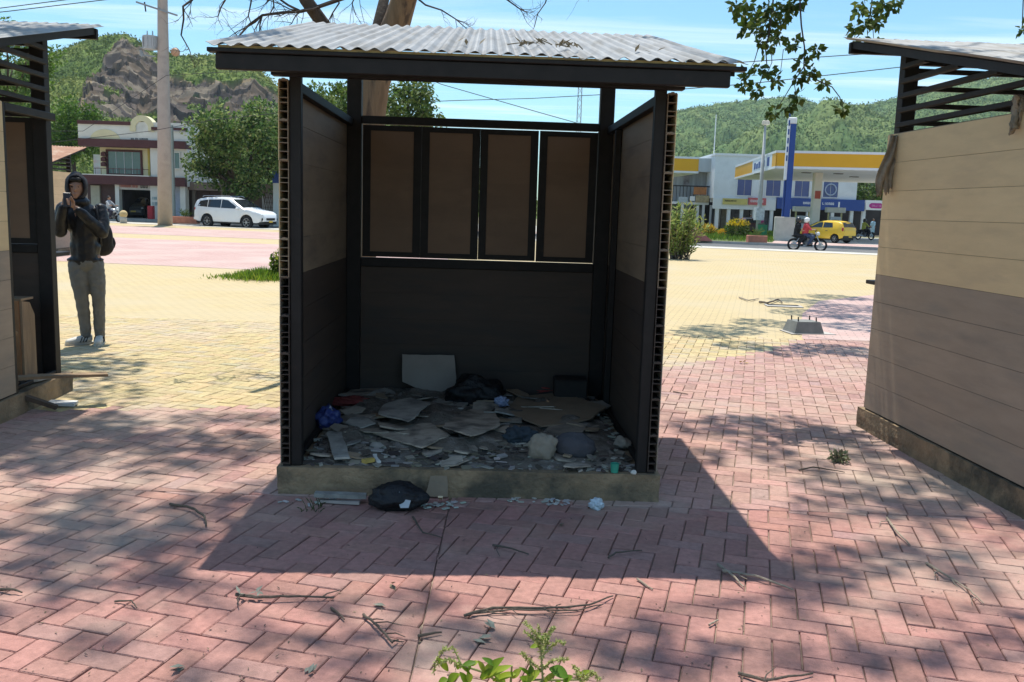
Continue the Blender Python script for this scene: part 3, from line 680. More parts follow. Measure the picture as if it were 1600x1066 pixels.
# sheet leaning on the rear wall
ls = MB(); pl = [(-.20, .27), (.185, .275), (.21, .06), (.10, -.0), (-.03, 0), (-.19, .07)]
me = shard_mesh(pl, .01, mat('leaning_sheet', (.34, .29, .25), .85, .12, 5, rnd=.05), .002, .002)
c = kp(S0, .0, 0, 0); b_ = at(668, 606, 6.42)
o = lay('leaning_sheet', me, (b_.x, 6.46, ZP+.05), (R(75), 0, .03), 'pale grey sheet leaning upright against the kiosk rear wall', 'sheet')
bxm = MB(); c = kp(S0, .70, 1.76, ZP+.02); bxm.bbox(c.x-.12, c.x+.12, c.y-.12, c.y+.10, c.z, c.z+.17, .01)
tag(bxm.build('dark_box', mat('dark_box', (.03, .026, .024), .8, .3, 10)), 'dark box in the rear right corner of the central kiosk', 'box')
# before the plinth
def gp(x, y, z=0): return G(x, y, z)
blob('rubbish_bag', gp(622, 793), (.145, .10, .075), m_bagk, 'full black rubbish bag on the paving before the central kiosk', 'bag', 12, .22, 3.4)
q = gp(634, 797)
q = q + Vector((-.01, .01, -.0)); lay('plastic_scrap', shard_mesh([(-.03, .05), (-.005, .015), (.035, .01), (.03, -.03), (-.01, -.035), (-.025, 0)], .003, mat('white_film', (.42, .44, .46), .45), .004, .003), (q.x + .005, q.y - .068, .062), (R(62), .1, .1), 'scrap of whitish plastic clinging to the front of the black bag', 'plastic scrap')
strip_board('pale_board', gp(492, 775, .035), gp(572, 778, .028), .05, .02, m_sheetp, 'long pale board lying on the paving left of the black bag', 'board')
strip_board('pale_board', gp(500, 784, .004), gp(562, 788, .004), .03, .014, mat('pinkish_board', (.42, .36, .32), .8), 'thin pinkish board lying in front of the long pale board', 'board')
pn = shard_mesh([(-.07, .0), (.06, 0), (.05, .12), (-.04, .115)], .008, m_brown); q = gp(683, 778)
lay('cardboard_piece', pn, (q.x, q.y-.01, .006), (R(72), 0, .05), 'brown cardboard piece leaning on the plinth right of the black bag', 'cardboard')
strip_board('lath', gp(683, 778, .012) + Vector((.02, -.03, 0)), gp(683, 778, .13) + Vector((.015, .0, 0)), .02, .009, mat('lath_wood', (.5, .42, .28), .8), 'short upright lath leaning on the plinth beside the cardboard', 'lath')
blob('crumpled_cup', gp(932, 795), (.035, .03, .03), mat('crumpled_paper', (.55, .62, .66), .6, .3, 40), 'crumpled white paper cup on the paving below the kiosk plinth', 'cup', 21, .5, 5)

# ------------------------------------------------------------------ twigs and leaves on the paving
m_twig = mat('twig_bark', (.105, .085, .065), .9, .3, 40, bump=.4, bs=120)
m_twigp = mat('pale_twig', (.30, .25, .19), .9, .3, 40, bump=.4, bs=120)
m_dry = mat('dry_leaf', (.21, .17, .11), .85, .35, 30, transl=.1)
m_dryg = mat('grey_leaf', (.20, .21, .17), .8, .35, 30)
def twig(px, r, label, m=m_twig, leaves=0, side=2):
    mb = MB(); P = []
    for i, (x, y) in enumerate(px): P.append(G(x, y, r + (.012 if 0 < i < len(px)-1 else .003)))
    F = []
    for a, b in zip(P, P[1:]):
        for k in range(4): F.append(a.lerp(b, k/4) + Vector((U(-1, 1), U(-1, 1), U(0, 1)))*r*.45)
    F.append(P[-1]); mb.tube(F, [r*(1 - .55*i/len(F))*U(.9, 1.15) for i in range(len(F))], 6)
    for k in range(side):
        i = random.randrange(1, len(F)-1); d = (F[min(i+1, len(F)-1)] - F[i-1]).normalized(); s = Vector((-d.y, d.x, .05))*random.choice((-1, 1))
        L_ = U(.03, .09); mb.tube([F[i], F[i] + (d*.5 + s)*L_*.5, F[i] + (d*.9 + s*U(.7, 1.2))*L_], [r*.5, r*.4, r*.25], 5)
    o = mb.build('twig', m)
    for k in range(leaves):
        lb = MB(); p = F[random.randrange(len(F)//2)] + Vector((U(-.03, .03), U(-.03, .03), .004)); lb.leaf(p, Vector((U(-1, 1), U(-1, 1), .25)).normalized(), (0, 0, 1), U(.03, .05), U(.012, .02)); lb.build('leaf', m_dryg, o)
    return tag(o, label, 'twig', 'twigs fallen on the paving')
twig([(265, 788), (300, 794), (320, 808), (322, 822)], .008, 'dark curved twig on the paving left of the kiosk plinth', side=0)
twig([(368, 930), (400, 934), (450, 932), (522, 934)], .007, 'dark leafy twig lying before the left end of the kiosk shadow', leaves=6)
twig([(725, 962), (770, 950), (850, 951), (920, 946), (958, 931)], .006, 'longest thin twig lying above the green weed', side=3)
twig([(735, 959), (800, 953), (900, 954), (940, 945)], .004, 'thin twig lying just in front of the longest twig', side=1)
twig([(1122, 882), (1143, 898), (1162, 917)], .006, 'short pale twig crossing another at the right end of the kiosk shadow', m_twigp, side=0)
twig([(1130, 893), (1180, 900), (1240, 922)], .007, 'long pale twig pointing out of the kiosk shadow at right', m_twigp, side=1)
twig([(1385, 809), (1400, 830), (1422, 852)], .006, 'pale straight twig on the paving near the right kiosk', m_twigp, side=1)
twig([(1447, 880), (1475, 898), (1490, 905)], .006, 'forked grey twig on pale paving at the right', m_twigp, side=2)
twig([(1485, 903), (1515, 922), (1537, 943)], .004, 'thin twig trailing from the forked grey twig at right', m_twigp, side=1)
twig([(950, 872), (962, 864), (1003, 860)], .005, 'twig in the kiosk shadow below the crumpled cup', side=0)
twig([(770, 852), (800, 858), (826, 866)], .005, 'twig in the middle of the kiosk shadow', side=1)
twig([(645, 808), (660, 832), (690, 840)], .005, 'curved twig in the shadow under the black bag', side=0)
twig([(180, 940), (205, 939), (214, 950)], .004, 'small hooked twig on the paving at lower left', side=0)
twig([(568, 960), (590, 978), (612, 1004), (622, 1000)], .006, 'bunch of twigs lying left of the green weed', side=4)
twig([(652, 994), (690, 988)], .006, 'stubby dark twig just left of the green weed', side=0)
twig([(517, 950), (538, 968)], .005, 'short twig beside the end of the dark leafy twig', side=0)
twig([(0, 922), (18, 921), (35, 926)], .006, 'dark twig at the left edge of the paving', side=0)
twig([(1155, 1052), (1195, 1064), (1270, 1052)], .006, 'dark twig at the bottom edge right of the weed', side=1)
twig([(1108, 977), (1122, 969)], .005, 'tiny pale twig on red pavers right of centre', m_twigp, side=0)
twig([(995, 905), (1020, 921)], .005, 'small pale twig before the middle of the kiosk shadow', m_twigp, side=0)
twig([(1248, 735), (1270, 730), (1320, 738)], .005, 'thin dark twig on the paving between centre and right kiosks', side=0)
twig([(1187, 472), (1200, 474), (1216, 468), (1222, 473)], .02, 'bent dark branch beside the manhole on the yellow paving', side=1)
twig([(1155, 465), (1170, 470), (1185, 467)], .014, 'thin branch on the yellow paving left of the bent branch', m_twigp, side=1)
twig([(1052, 612), (1075, 616)], .005, 'thin twig on sunlit pink paving beside the kiosk', side=0)
def leafbit(x, y, s, m, label):
    mb = MB(); d = Vector((U(-1, 1), U(-1, 1), U(0, .3))).normalized(); p = G(x, y, .006)
    for k in range(3): mb.leaf(p + Vector((U(-s, s), U(-s, s), 0))*.3, (d + rv()*.5).normalized(), (0, 0, 1), s, s*.5)
    tag(mb.build('dead_leaf', m), label, 'leaf', 'dead leaves on the paving')
leafbit(770, 980, .05, m_dryg, 'small grey curled leaf above the green weed'); leafbit(742, 999, .055, m_dryg, 'larger grey curled leaf left above the green weed')
leafbit(610, 913, .04, m_dry, 'dry brown leaf before the kiosk shadow left of the seam'); leafbit(600, 946, .04, m_dryg, 'grey leaf near the bunch of twigs')
leafbit(875, 818, .035, m_dry, 'dark leaf in the kiosk shadow below the plinth'); leafbit(1160, 567, .07, mat('yellow_leaf', (.5, .36, .06), .7), 'yellow leaf on the pink paving near the colour boundary')
leafbit(285, 1040, .05, m_dryg, 'grey leaf on the pavers at lower left'); leafbit(480, 1052, .04, m_dryg, 'grey leaf at the bottom edge left of the weed')
lt = MB()
for i in range(420):
    x, y = U(0, 1600), 640 + (U(0, 1)**.7)*426; p = G(x, y, .003)
    if in_plinth(p.x, p.y, -.03) : continue
    lt.cur = jit(random.choice(((.12, .09, .06), (.2, .16, .1), (.08, .06, .05))), .2)
    lt.leaf(p, Vector((U(-1, 1), U(-1, 1), U(0, .2))).normalized(), (0, 0, 1), U(.006, .022), U(.003, .008))
stuff(lt.build('leaf_litter', mat('leaf_litter', attr=True, rough=.9, var=.1), colors=True), 'tiny dry leaf bits scattered over the pavers', 'leaf litter')

# ------------------------------------------------------------------ litter of the left kiosk
S2 = SITES[2]
m_wood = mat('weathered_wood', (.27, .185, .11), .85, .3, 5, bump=.4, bs=40, stretch=(1, 1, .25), dirt=(.12, .09, .07), ds=4)
m_woodd = mat('dark_wood', (.10, .07, .05), .85, .3, 5, bump=.3, bs=40)
pb = MB(); a0 = kp(S2, .86, 1.62, ZP)
cab = thing('broken_cabinet', 'broken wooden cabinet side standing in the open bay of the left kiosk', 'cabinet', kp(S2, .80, 1.52, ZP+.002), .06)
b = MB(); b.prism([(-.02, 0), (.17, 0), (.17, .50), (.10, .60), (-.02, .62)], 0, .02, 'x'); o = b.build('side_board', m_wood, cab); o.location = (.10, 0, 0)
b = MB(); b.box(-.30, .098, .0, .02, 0, .60); b.build('back_board', m_woodd, cab); b = MB(); b.box(-.30, .12, -.03, .16, .621, .637); b.build('top_board', m_wood, cab)
b = MB(); b.box(.055, .10, -.032, -.002, 0, .62); b.build('stile', mat('orange_wood', (.33, .17, .08), .8, .25, 6, bump=.3), cab)
strip_board('plank', kp(S2, .62, 1.18, .235), at(168, 587, 6.62), .10, .02, m_wood, 'long plank sticking out of the left kiosk towards the paving', 'plank')
strip_board('plank', kp(S2, .74, 1.22, .22), kp(S2, .95, 1.36, .56), .05, .02, mat('orange_plank', (.40, .23, .11), .8, .25, 6), 'short split plank rising steeply inside the left kiosk bay', 'plank')
strip_board('charred_plank', kp(S2, .70, 1.25, .21), gp(88, 640, .012), .05, .03, m_woodd, 'dark plank sloping from the left kiosk floor to the paving', 'plank')
lay('white_tile', shard_mesh([(-.10, -.06), (.11, -.05), (.1, .06), (-.09, .05)], .02, mat('white_tile', (.6, .6, .58), .6)), gp(96, 632, .012), (0, .05, .1), 'white slab lying on the paving against the left kiosk plinth', 'slab')
strip_board('white_offcut', kp(S2, .90, 1.45, ZP+.012), kp(S2, .99, 1.72, ZP+.012), .05, .02, m_sheetp, 'small white offcut on the floor edge of the left kiosk', 'offcut')
for i in range(12):
    dk = i % 2; u_, v_ = U(.5, .95), U(1.25, 1.5); me = shard_mesh(rpoly(U(.1, .2), U(.06, .12), 5), .01, m_woodd if dk else m_sheet)
    lay('board_fragment', me, kp(S2, u_, v_, ZP + .01 + U(0, .04)), (U(-.2, .2), U(-.2, .2), U(0, 6)), ('dark wooden' if dk else 'grey') + ' broken piece ' + ('nearest the floor edge' if u_ > .72 else 'deeper inside') + ' of the left kiosk', 'fragment', 'broken pieces on the left kiosk floor')

# ------------------------------------------------------------------ rags hanging from the right kiosk
def rag(name, top, w0, L_, label, m, seed, yaw=0.):
    T = thing(name, label, 'rag', top, yaw); rnd = random.Random(seed)
    for q in range(5):
        mb = MB(); nx, nz = 6, 22; vs = []; xo = (q-2)*w0*.17; Lq = L_*rnd.uniform(.62, 1.0); ws = w0*rnd.uniform(.26, .42); yo = rnd.uniform(-.02, .02); ph = rnd.uniform(0, 6)
        for j in range(nz+1):
            t = j/nz
            for i in range(nx+1):
                k = i/nx - .5; x = xo*(.45 + .75*math.sin(min(1, t*1.2)*PI*.6)) + k*ws*(.6 + .6*t)*(1 - .75*t**4) + .018*math.sin(t*5 + ph)
                y = yo + .014*math.sin(k*7 + ph + t*4) + .016*noise.noise(Vector((k*5, t*7, seed + q)))
                vs.append((x, y, -Lq*t - .03*abs(k)*t + .012*noise.noise(Vector((k*9, q, 3)))))
        mb.add(vs, [(j*(nx+1)+i, j*(nx+1)+i+1, (j+1)*(nx+1)+i+1, (j+1)*(nx+1)+i) for j in range(nz) for i in range(nx)])
        o = mb.build('cloth_strip', m, T, smooth=True); sm_ = o.modifiers.new('thick', 'SOLIDIFY'); sm_.thickness = .004
    return T
m_rag = mat('tattered_cloth', (.27, .225, .16), .95, .35, 14, bump=.5, bs=60, dirt=(.36, .31, .24), ds=9)
rag('hanging_rag', at(1401, 212, 6.45), .17, .42, 'tattered brown rag hanging from the far corner of the right kiosk', m_rag, 2., -.35)
rag('hanging_rag', at(1592, 150, 5.05), .07, .20, 'small dark rag hanging from the right kiosk roof at the frame edge', m_rag, 5., 1.2)

# ------------------------------------------------------------------ figures
def blobmesh(name, parts, voxel, m, parent=None, it=4):
    mb = MB()
    for p in parts:
        if p[0] == 'E': mb.ell(p[1], p[2], 14, 10)
        else:
            for (a, b) in zip(p, p[1:]):
                A, B = Vector(a[:3]), Vector(b[:3]); n = max(2, int((B-A).length/(.6*max(.02, min(a[3], b[3])))))
                mb.tube([A.lerp(B, k/n) for k in range(n+1)], [a[3] + (b[3]-a[3])*k/n for k in range(n+1)], 12)
            for a in p: mb.ell(a[:3], a[3], 12, 8)
    o = mb.build(name, m, parent, smooth=True)
    r_ = o.modifiers.new('remesh', 'REMESH'); r_.mode = 'VOXEL'; r_.voxel_size = voxel; r_.use_smooth_shade = True
    s_ = o.modifiers.new('smooth', 'SMOOTH'); s_.factor = .5; s_.iterations = it
    return o
def wrinkle(o, st, size):
    t = bpy.data.textures.new('folds', 'CLOUDS'); t.noise_scale = size; t.noise_depth = 3
    d = o.modifiers.new('folds', 'DISPLACE'); d.texture = t; d.strength = st; d.mid_level = .5; d.texture_coords = 'LOCAL'; return o
m_skin = mat('skin', (.34, .19, .125), .55, .1, 20, spec=.4)
m_hair = mat('black_hair', (.012, .010, .009), .5, .2, 60)
def fabric(name, c, r=.85): return mat(name, c, r, .18, 14, bump=.35, bs=45, spec=.25)

# the hooded person by the left kiosk
pg = G(142, 538); PR = thing('person', 'person in black hooded jacket and grey jeans holding a phone beside left kiosk', 'person', (pg.x, pg.y, 0), R(25))
bd = [[(-.02, .03, .92, .12), (-.02, .03, 1.15, .125), (-.03, .02, 1.36, .12), (-.05, .0, 1.47, .06), (-.075, -.02, 1.56, .055)],
      ('E', (-.082, -.035, 1.620, ), (.074, .092, .112)), ('E', (-.088, -.075, 1.565), (.050, .050, .058)),
      ('E', (-.092, -.132, 1.602), (.013, .020, .020)), [(-.092, -.120, 1.645, .011), (-.092, -.134, 1.608, .011)],
      ('E', (-.122, -.112, 1.648), (.026, .012, .010)), ('E', (-.062, -.112, 1.648), (.026, .012, .010)),
      ('E', (-.092, -.119, 1.558), (.026, .014, .007)), ('E', (-.091, -.115, 1.545), (.022, .014, .008)), ('E', (-.09, -.105, 1.525), (.022, .02, .016)),
      ('E', (-.012, -.03, 1.615), (.012, .022, .034)), ('E', (-.152, -.03, 1.615), (.012, .022, .034)),
      [(.15, .03, 1.40, .055), (.135, -.06, 1.18, .045), (-.085, -.20, 1.41, .032)],
      [(-.21, .03, 1.40, .055), (-.25, -.05, 1.18, .045), (-.20, -.18, 1.43, .032)],
      [(-.09, .03, .90, .07), (-.062, .015, .48, .038), (-.03, .035, .09, .034)], [(.06, .03, .90, .07), (.085, .015, .48, .038), (.085, .035, .09, .034)]]
for wr, sgn in (((-.10, -.205, 1.425), 1), ((-.205, -.185, 1.442), -1)):       # palms, four bent fingers and a thumb round the phone
    W_ = Vector(wr); bd.append(('E', tuple(W_ + Vector((-.022*sgn, -.012, .035))), (.030, .016, .042)))
    for k in range(4):
        b0 = W_ + Vector((-.045*sgn + .004*k*sgn, -.015 - .004*k, .070 - .018*k)); L_ = (.030, .034, .032, .026)[k]
        bd.append([(*b0, .0095), (*(b0 + Vector((-.018*sgn, -.018, .012))), .009), (*(b0 + Vector((-.018*sgn - .006*sgn, -.018 - L_*.7, .010))), .008)])
    t0 = W_ + Vector((-.005*sgn, -.022, .055)); bd.append([(*t0, .011), (*(t0 + Vector((-.012*sgn, -.018, .028))), .010), (*(t0 + Vector((-.020*sgn, -.020, .050))), .0085)])
blobmesh('body', bd, .0075, m_skin, PR, 2)
for ex in (-.120, -.064): MB().ell((ex, -.1165, 1.628), (.011, .007, .006), 10, 6).build('eye', mat('dark_eye', (.02, .015, .012), .25, 0), PR, smooth=True)
blobmesh('hair', [('E', (-.082, -.012, 1.655), (.079, .093, .090)), ('E', (-.105, -.095, 1.700), (.045, .035, .03)), ('E', (-.065, -.098, 1.700), (.04, .032, .03))], .01, m_hair, PR, 2)
m_jak = mat('black_nylon_jacket', (.008, .008, .010), .45, .05, 10, spec=.4, bump=.3, bs=16)
jk = [[(-.02, .03, .90, .132), (-.02, .03, 1.05, .132), (-.02, .025, 1.22, .138), (-.025, .02, 1.36, .128), (-.05, .005, 1.46, .085)],
      ('E', (.02, .03, 1.0), (.11, .11, .14)), ('E', (-.06, .03, 1.0), (.11, .11, .14)), ('E', (.04, .03, 1.30), (.115, .105, .15)), ('E', (-.11, .03, 1.30), (.11, .105, .15)),
      [(.135, .03, 1.40, .072), (.150, -.02, 1.27, .072), (.140, -.07, 1.175, .066), (.04, -.14, 1.29, .056), (-.07, -.195, 1.398, .044)],
      [(-.205, .03, 1.40, .080), (-.235, -.02, 1.28, .078), (-.245, -.06, 1.18, .066), (-.228, -.13, 1.31, .055), (-.205, -.178, 1.415, .044)],
      ('E', (-.06, -.02, 1.475), (.105, .10, .055)), ('E', (-.02, .03, .885), (.175, .125, .035))]
J = wrinkle(blobmesh('jacket', jk, .010, m_jak, PR, 2), .022, .08)
hd = MB(); c = Vector((-.080, -.005, 1.625)); nu_, nv_ = 28, 18; vs = []
for lay_ in (0, 1):
    for j in range(nv_+1):
        th = .80 + (PI*.98 - .80)*j/nv_                # polar angle measured from the face direction
        for i in range(nu_):
            ph = 2*PI*i/nu_; rr = (1 - .07*lay_)*(1 + .05*noise.noise(Vector((math.cos(ph)*2, math.sin(ph)*2, th*2))))
            d = Vector((math.sin(th)*math.cos(ph)*.108, -math.cos(th)*.155, math.sin(th)*math.sin(ph)*.145 + (.012 if math.sin(ph) > .3 else 0)))
            vs.append(c + d*rr)
N_ = nu_*(nv_+1); fs = [(j*nu_+i, j*nu_+(i+1) % nu_, (j+1)*nu_+(i+1) % nu_, (j+1)*nu_+i) for j in range(nv_) for i in range(nu_)]
fs += [tuple(N_+q for q in f[::-1]) for f in fs] + [(i, N_+i, N_+(i+1) % nu_, (i+1) % nu_) for i in range(nu_)]
hd.add(vs, fs); HD = hd.build('hood', mat('hood_cloth', (.016, .016, .022), .75, .2, 14, bump=.5, bs=30), J, smooth=True); wrinkle(HD, .022, .06)
m_jean = mat('grey_denim', (.15, .15, .14), .85, .15, 12, bump=.5, bs=26)
tr = [[(-.02, .03, .92, .125), (-.02, .03, .87, .128)], [(-.095, .03, .83, .098), (-.085, .015, .66, .086), (-.072, .005, .50, .068), (-.066, .015, .46, .066), (-.053, .035, .28, .060), (-.045, .035, .095, .054)],
      [(.060, .03, .83, .098), (.078, .015, .66, .086), (.088, .005, .50, .068), (.090, .015, .46, .066), (.088, .035, .28, .060), (.088, .035, .095, .054)],
      ('E', (-.048, .03, .15), (.054, .056, .022)), ('E', (.088, .03, .14), (.055, .056, .022)), ('E', (-.06, .03, .33), (.057, .058, .02)), ('E', (.09, .03, .36), (.058, .058, .02)), ('E', (-.085, .01, .55), (.068, .068, .02)), ('E', (.09, .01, .57), (.068, .068, .02))]
wrinkle(blobmesh('trousers', tr, .010, m_jean, PR, 2), .020, .055)
m_shoe = mat('white_leather', (.58, .56, .50), .6, .1, 20)
def shoe(cx, cy, ang, stripes):
    S = blobmesh('shoe', [[(0, .035, .055, .046), (0, -.03, .050, .046), (0, -.12, .040, .042), (0, -.175, .034, .034)], ('E', (0, .03, .085), (.045, .05, .03))], .009, m_shoe, PR, 3)
    S.location = (cx, cy, 0); S.rotation_euler = (0, 0, ang); pr = []
    sb = MB(); pts = [(-.046, .06), (-.02, .088), (.02, .088), (.046, .06), (.047, -.08), (.036, -.175), (.012, -.21), (-.012, -.21), (-.036, -.175), (-.047, -.08)]
    sb.prism(pts, 0, .022); sb.build('sole', mat('rubber_sole', (.5, .48, .42), .8), S)
    if stripes:
        for k in range(3):
            for sx in (-1, 1):
                q = MB(); y = -.075 + .03*k; q.bar((sx*.047, y, .03), (sx*.040, y + .028, .082), .006, .012, (sx, 0, 0)); q.build('stripe', mat('black_stripe', (.015, .015, .018), .6), S)
shoe(-.055, .03, R(-62), True); shoe(.088, .01, R(-8), True)
bp = thing('backpack', 'black backpack on the back of the hooded person', 'backpack', (pg.x, pg.y, .93), R(25))
blobmesh('bag', [('E', (.13, .19, .18), (.125, .085, .20)), ('E', (.14, .20, .08), (.12, .08, .10))], .014, fabric('black_nylon', (.014, .014, .016), .6), bp, 3)
blobmesh('pocket', [('E', (.205, .255, .12), (.075, .035, .09))], .012, fabric('black_nylon', (.014, .014, .016), .6), bp, 3)
st = MB(); st.tube([(.10, .15, .40), (.105, .02, .52), (.10, -.09, .46), (.11, -.10, .32), (.13, .04, .14), (.13, .14, .08)], .014, 6); st.build('strap', MATS['black_nylon'], bp, smooth=True)
ph = MB(); ph.bbox(-.035, .035, -.004, .004, -.07, .07, .003); o = ph.build('mobile_phone', mat('dark_phone', (.05, .05, .06), .25, 0))
q = Matrix.Translation(PR.location) @ Matrix.Rotation(R(25), 4, 'Z') @ Vector((-.165, -.24, 1.497)); o.location = q; o.rotation_euler = (R(-8), 0, R(25)); tag(o, 'mobile phone held up before the face of the hooded person', 'phone')

def simple_person(name_label, loc, rz, shirt, legs, pose='stand', helmet=None, skinm=None, voxel=.03):
    P = thing('person', name_label, 'person', loc, rz)
    sit = pose != 'stand'; hz = .80 if sit else .90
    tors = [(0, .0, hz, .14), (0, -.02 if sit else 0, hz+.25, .15), (0, -.05 if sit else 0, hz+.47, .14), (0, -.06 if sit else 0, hz+.56, .07)]
    hy = -.07 if sit else -.01; hzz = hz + .72
    arms = []; lg = []
    for s in (-1, 1):
        sh = (s*.19, -.05 if sit else 0, hz+.48)
        if pose == 'ride': arms.append([(*sh, .06), (s*.25, -.27, hz+.27, .048), (s*.27, -.50, hz+.28, .036)])
        elif pose == 'pass': arms.append([(*sh, .06), (s*.23, -.16, hz+.24, .048), (s*.14, -.36, hz+.20, .036)])
        else: arms.append([(*sh, .06), (s*.24, .02, hz+.22, .045), (s*.23, -.05, hz-.02, .036)])
        if sit: lg.append([(s*.10, 0, hz, .095), (s*.20, -.40, hz-.08, .075), (s*.18, -.20 if pose == 'ride' else -.15, .36, .055), (s*.18, -.32 if pose == 'ride' else -.27, .31, .045)])
        else: lg.append([(s*.09, 0, hz, .10), (s*.10, -.02, .48, .07), (s*.11, .02, .08, .05), (s*.11, -.12, .05, .045)])
    blobmesh('body', [tors] + [[(x, y, z, r*.8) for x, y, z, r in a] for a in arms] + [[(x, y, z, r*.8) for x, y, z, r in a] for a in lg] + [('E', (0, hy, hzz), (.085, .10, .12)), ('E', (0, hy-.10, hzz-.02), (.018, .022, .025)), [(0, hy+.02, hz+.52, .055), (0, hy, hz+.66, .055)]], voxel*.6, skinm or m_skin, P, 2)
    blobmesh('shirt', [[(a, b, c_, r*1.1) for a, b, c_, r in tors[:3]]] + [[(x, y, z, r*1.15) for x, y, z, r in a[:2]] for a in arms], voxel, shirt, P, 2)
    blobmesh('trousers', [[(x, y, z, r*1.12) for x, y, z, r in a[:3]] for a in lg] + [('E', (0, 0, hz), (.17, .14, .10))], voxel, legs, P, 2)
    for a in lg: blobmesh('shoe', [[(a[2][0], a[2][1]+.02, a[2][2]-.04 if sit else .05, .05), (a[3][0], a[3][1]-.04, a[3][2]-.02 if sit else .05, .05)]], voxel*.7, fabric('dark_shoe', (.02, .02, .02)), P, 1)
    if helmet: blobmesh('helmet', [('E', (0, hy+.02, hzz+.035), (.125, .145, .125)), ('E', (0, hy+.05, hzz-.04), (.12, .115, .09))], voxel*.7, helmet, P, 1)
    else: blobmesh('hair', [('E', (0, hy+.02, hzz+.035), (.095, .108, .105))], voxel*.7, m_hair, P, 1)
    return P

# ------------------------------------------------------------------ vehicles
m_tyre = mat('tyre_rubber', (.02, .02, .021), .9, .1)
m_rim = mat('alloy', (.45, .46, .48), .35, .05, metal=.8)
m_glass = mat('tinted_glass', (.02, .026, .032), .08, 0, spec=.8)
m_blackp = mat('black_plastic_trim', (.02, .02, .02), .6, .1)
m_headl = mat('headlight_glass', (.65, .68, .70), .1, 0, spec=.8)
m_tail = mat('tail_lamp_red', (.35, .02, .02), .2, 0, spec=.6)
def tab(t): return lambda x: float(np.interp(x, [a for a, _ in t], [b for _, b in t]))
def wheel(parent, x, y, r, wd, sgn):
    T = MB(); n = 28
    prof = [(r*.62, -wd/2), (r*.92, -wd/2), (r, -wd*.36), (r, wd*.36), (r*.92, wd/2), (r*.62, wd/2)]
    vs = [(q*math.cos(2*PI*i/n), h, q*math.sin(2*PI*i/n)) for i in range(n) for q, h in prof]; k = len(prof)
    T.add(vs, [(i*k+j, i*k+j+1, ((i+1) % n)*k+j+1, ((i+1) % n)*k+j) for i in range(n) for j in range(k-1)])
    W = T.build('wheel', m_tyre, parent, smooth=True); W.location = (x, y, r)
    rm = MB(); yo = sgn*wd*.36
    rm.torus((0, yo, 0), r*.60, r*.05, n=24)
    for s in range(6):
        a = 2*PI*s/6; rm.bar((0, yo, 0), (r*.6*math.cos(a), yo, r*.6*math.sin(a)), .02, r*.17, (0, 1, 0))
    rm.cyl((0, yo-.02, 0), (0, yo+.025, 0), r*.16, 12); rm.build('rim', m_rim, W)
    MB().cyl((0, yo*.4, 0), (0, yo*.42, 0), r*.61, 20).build('brake_disc', m_blackp, W)
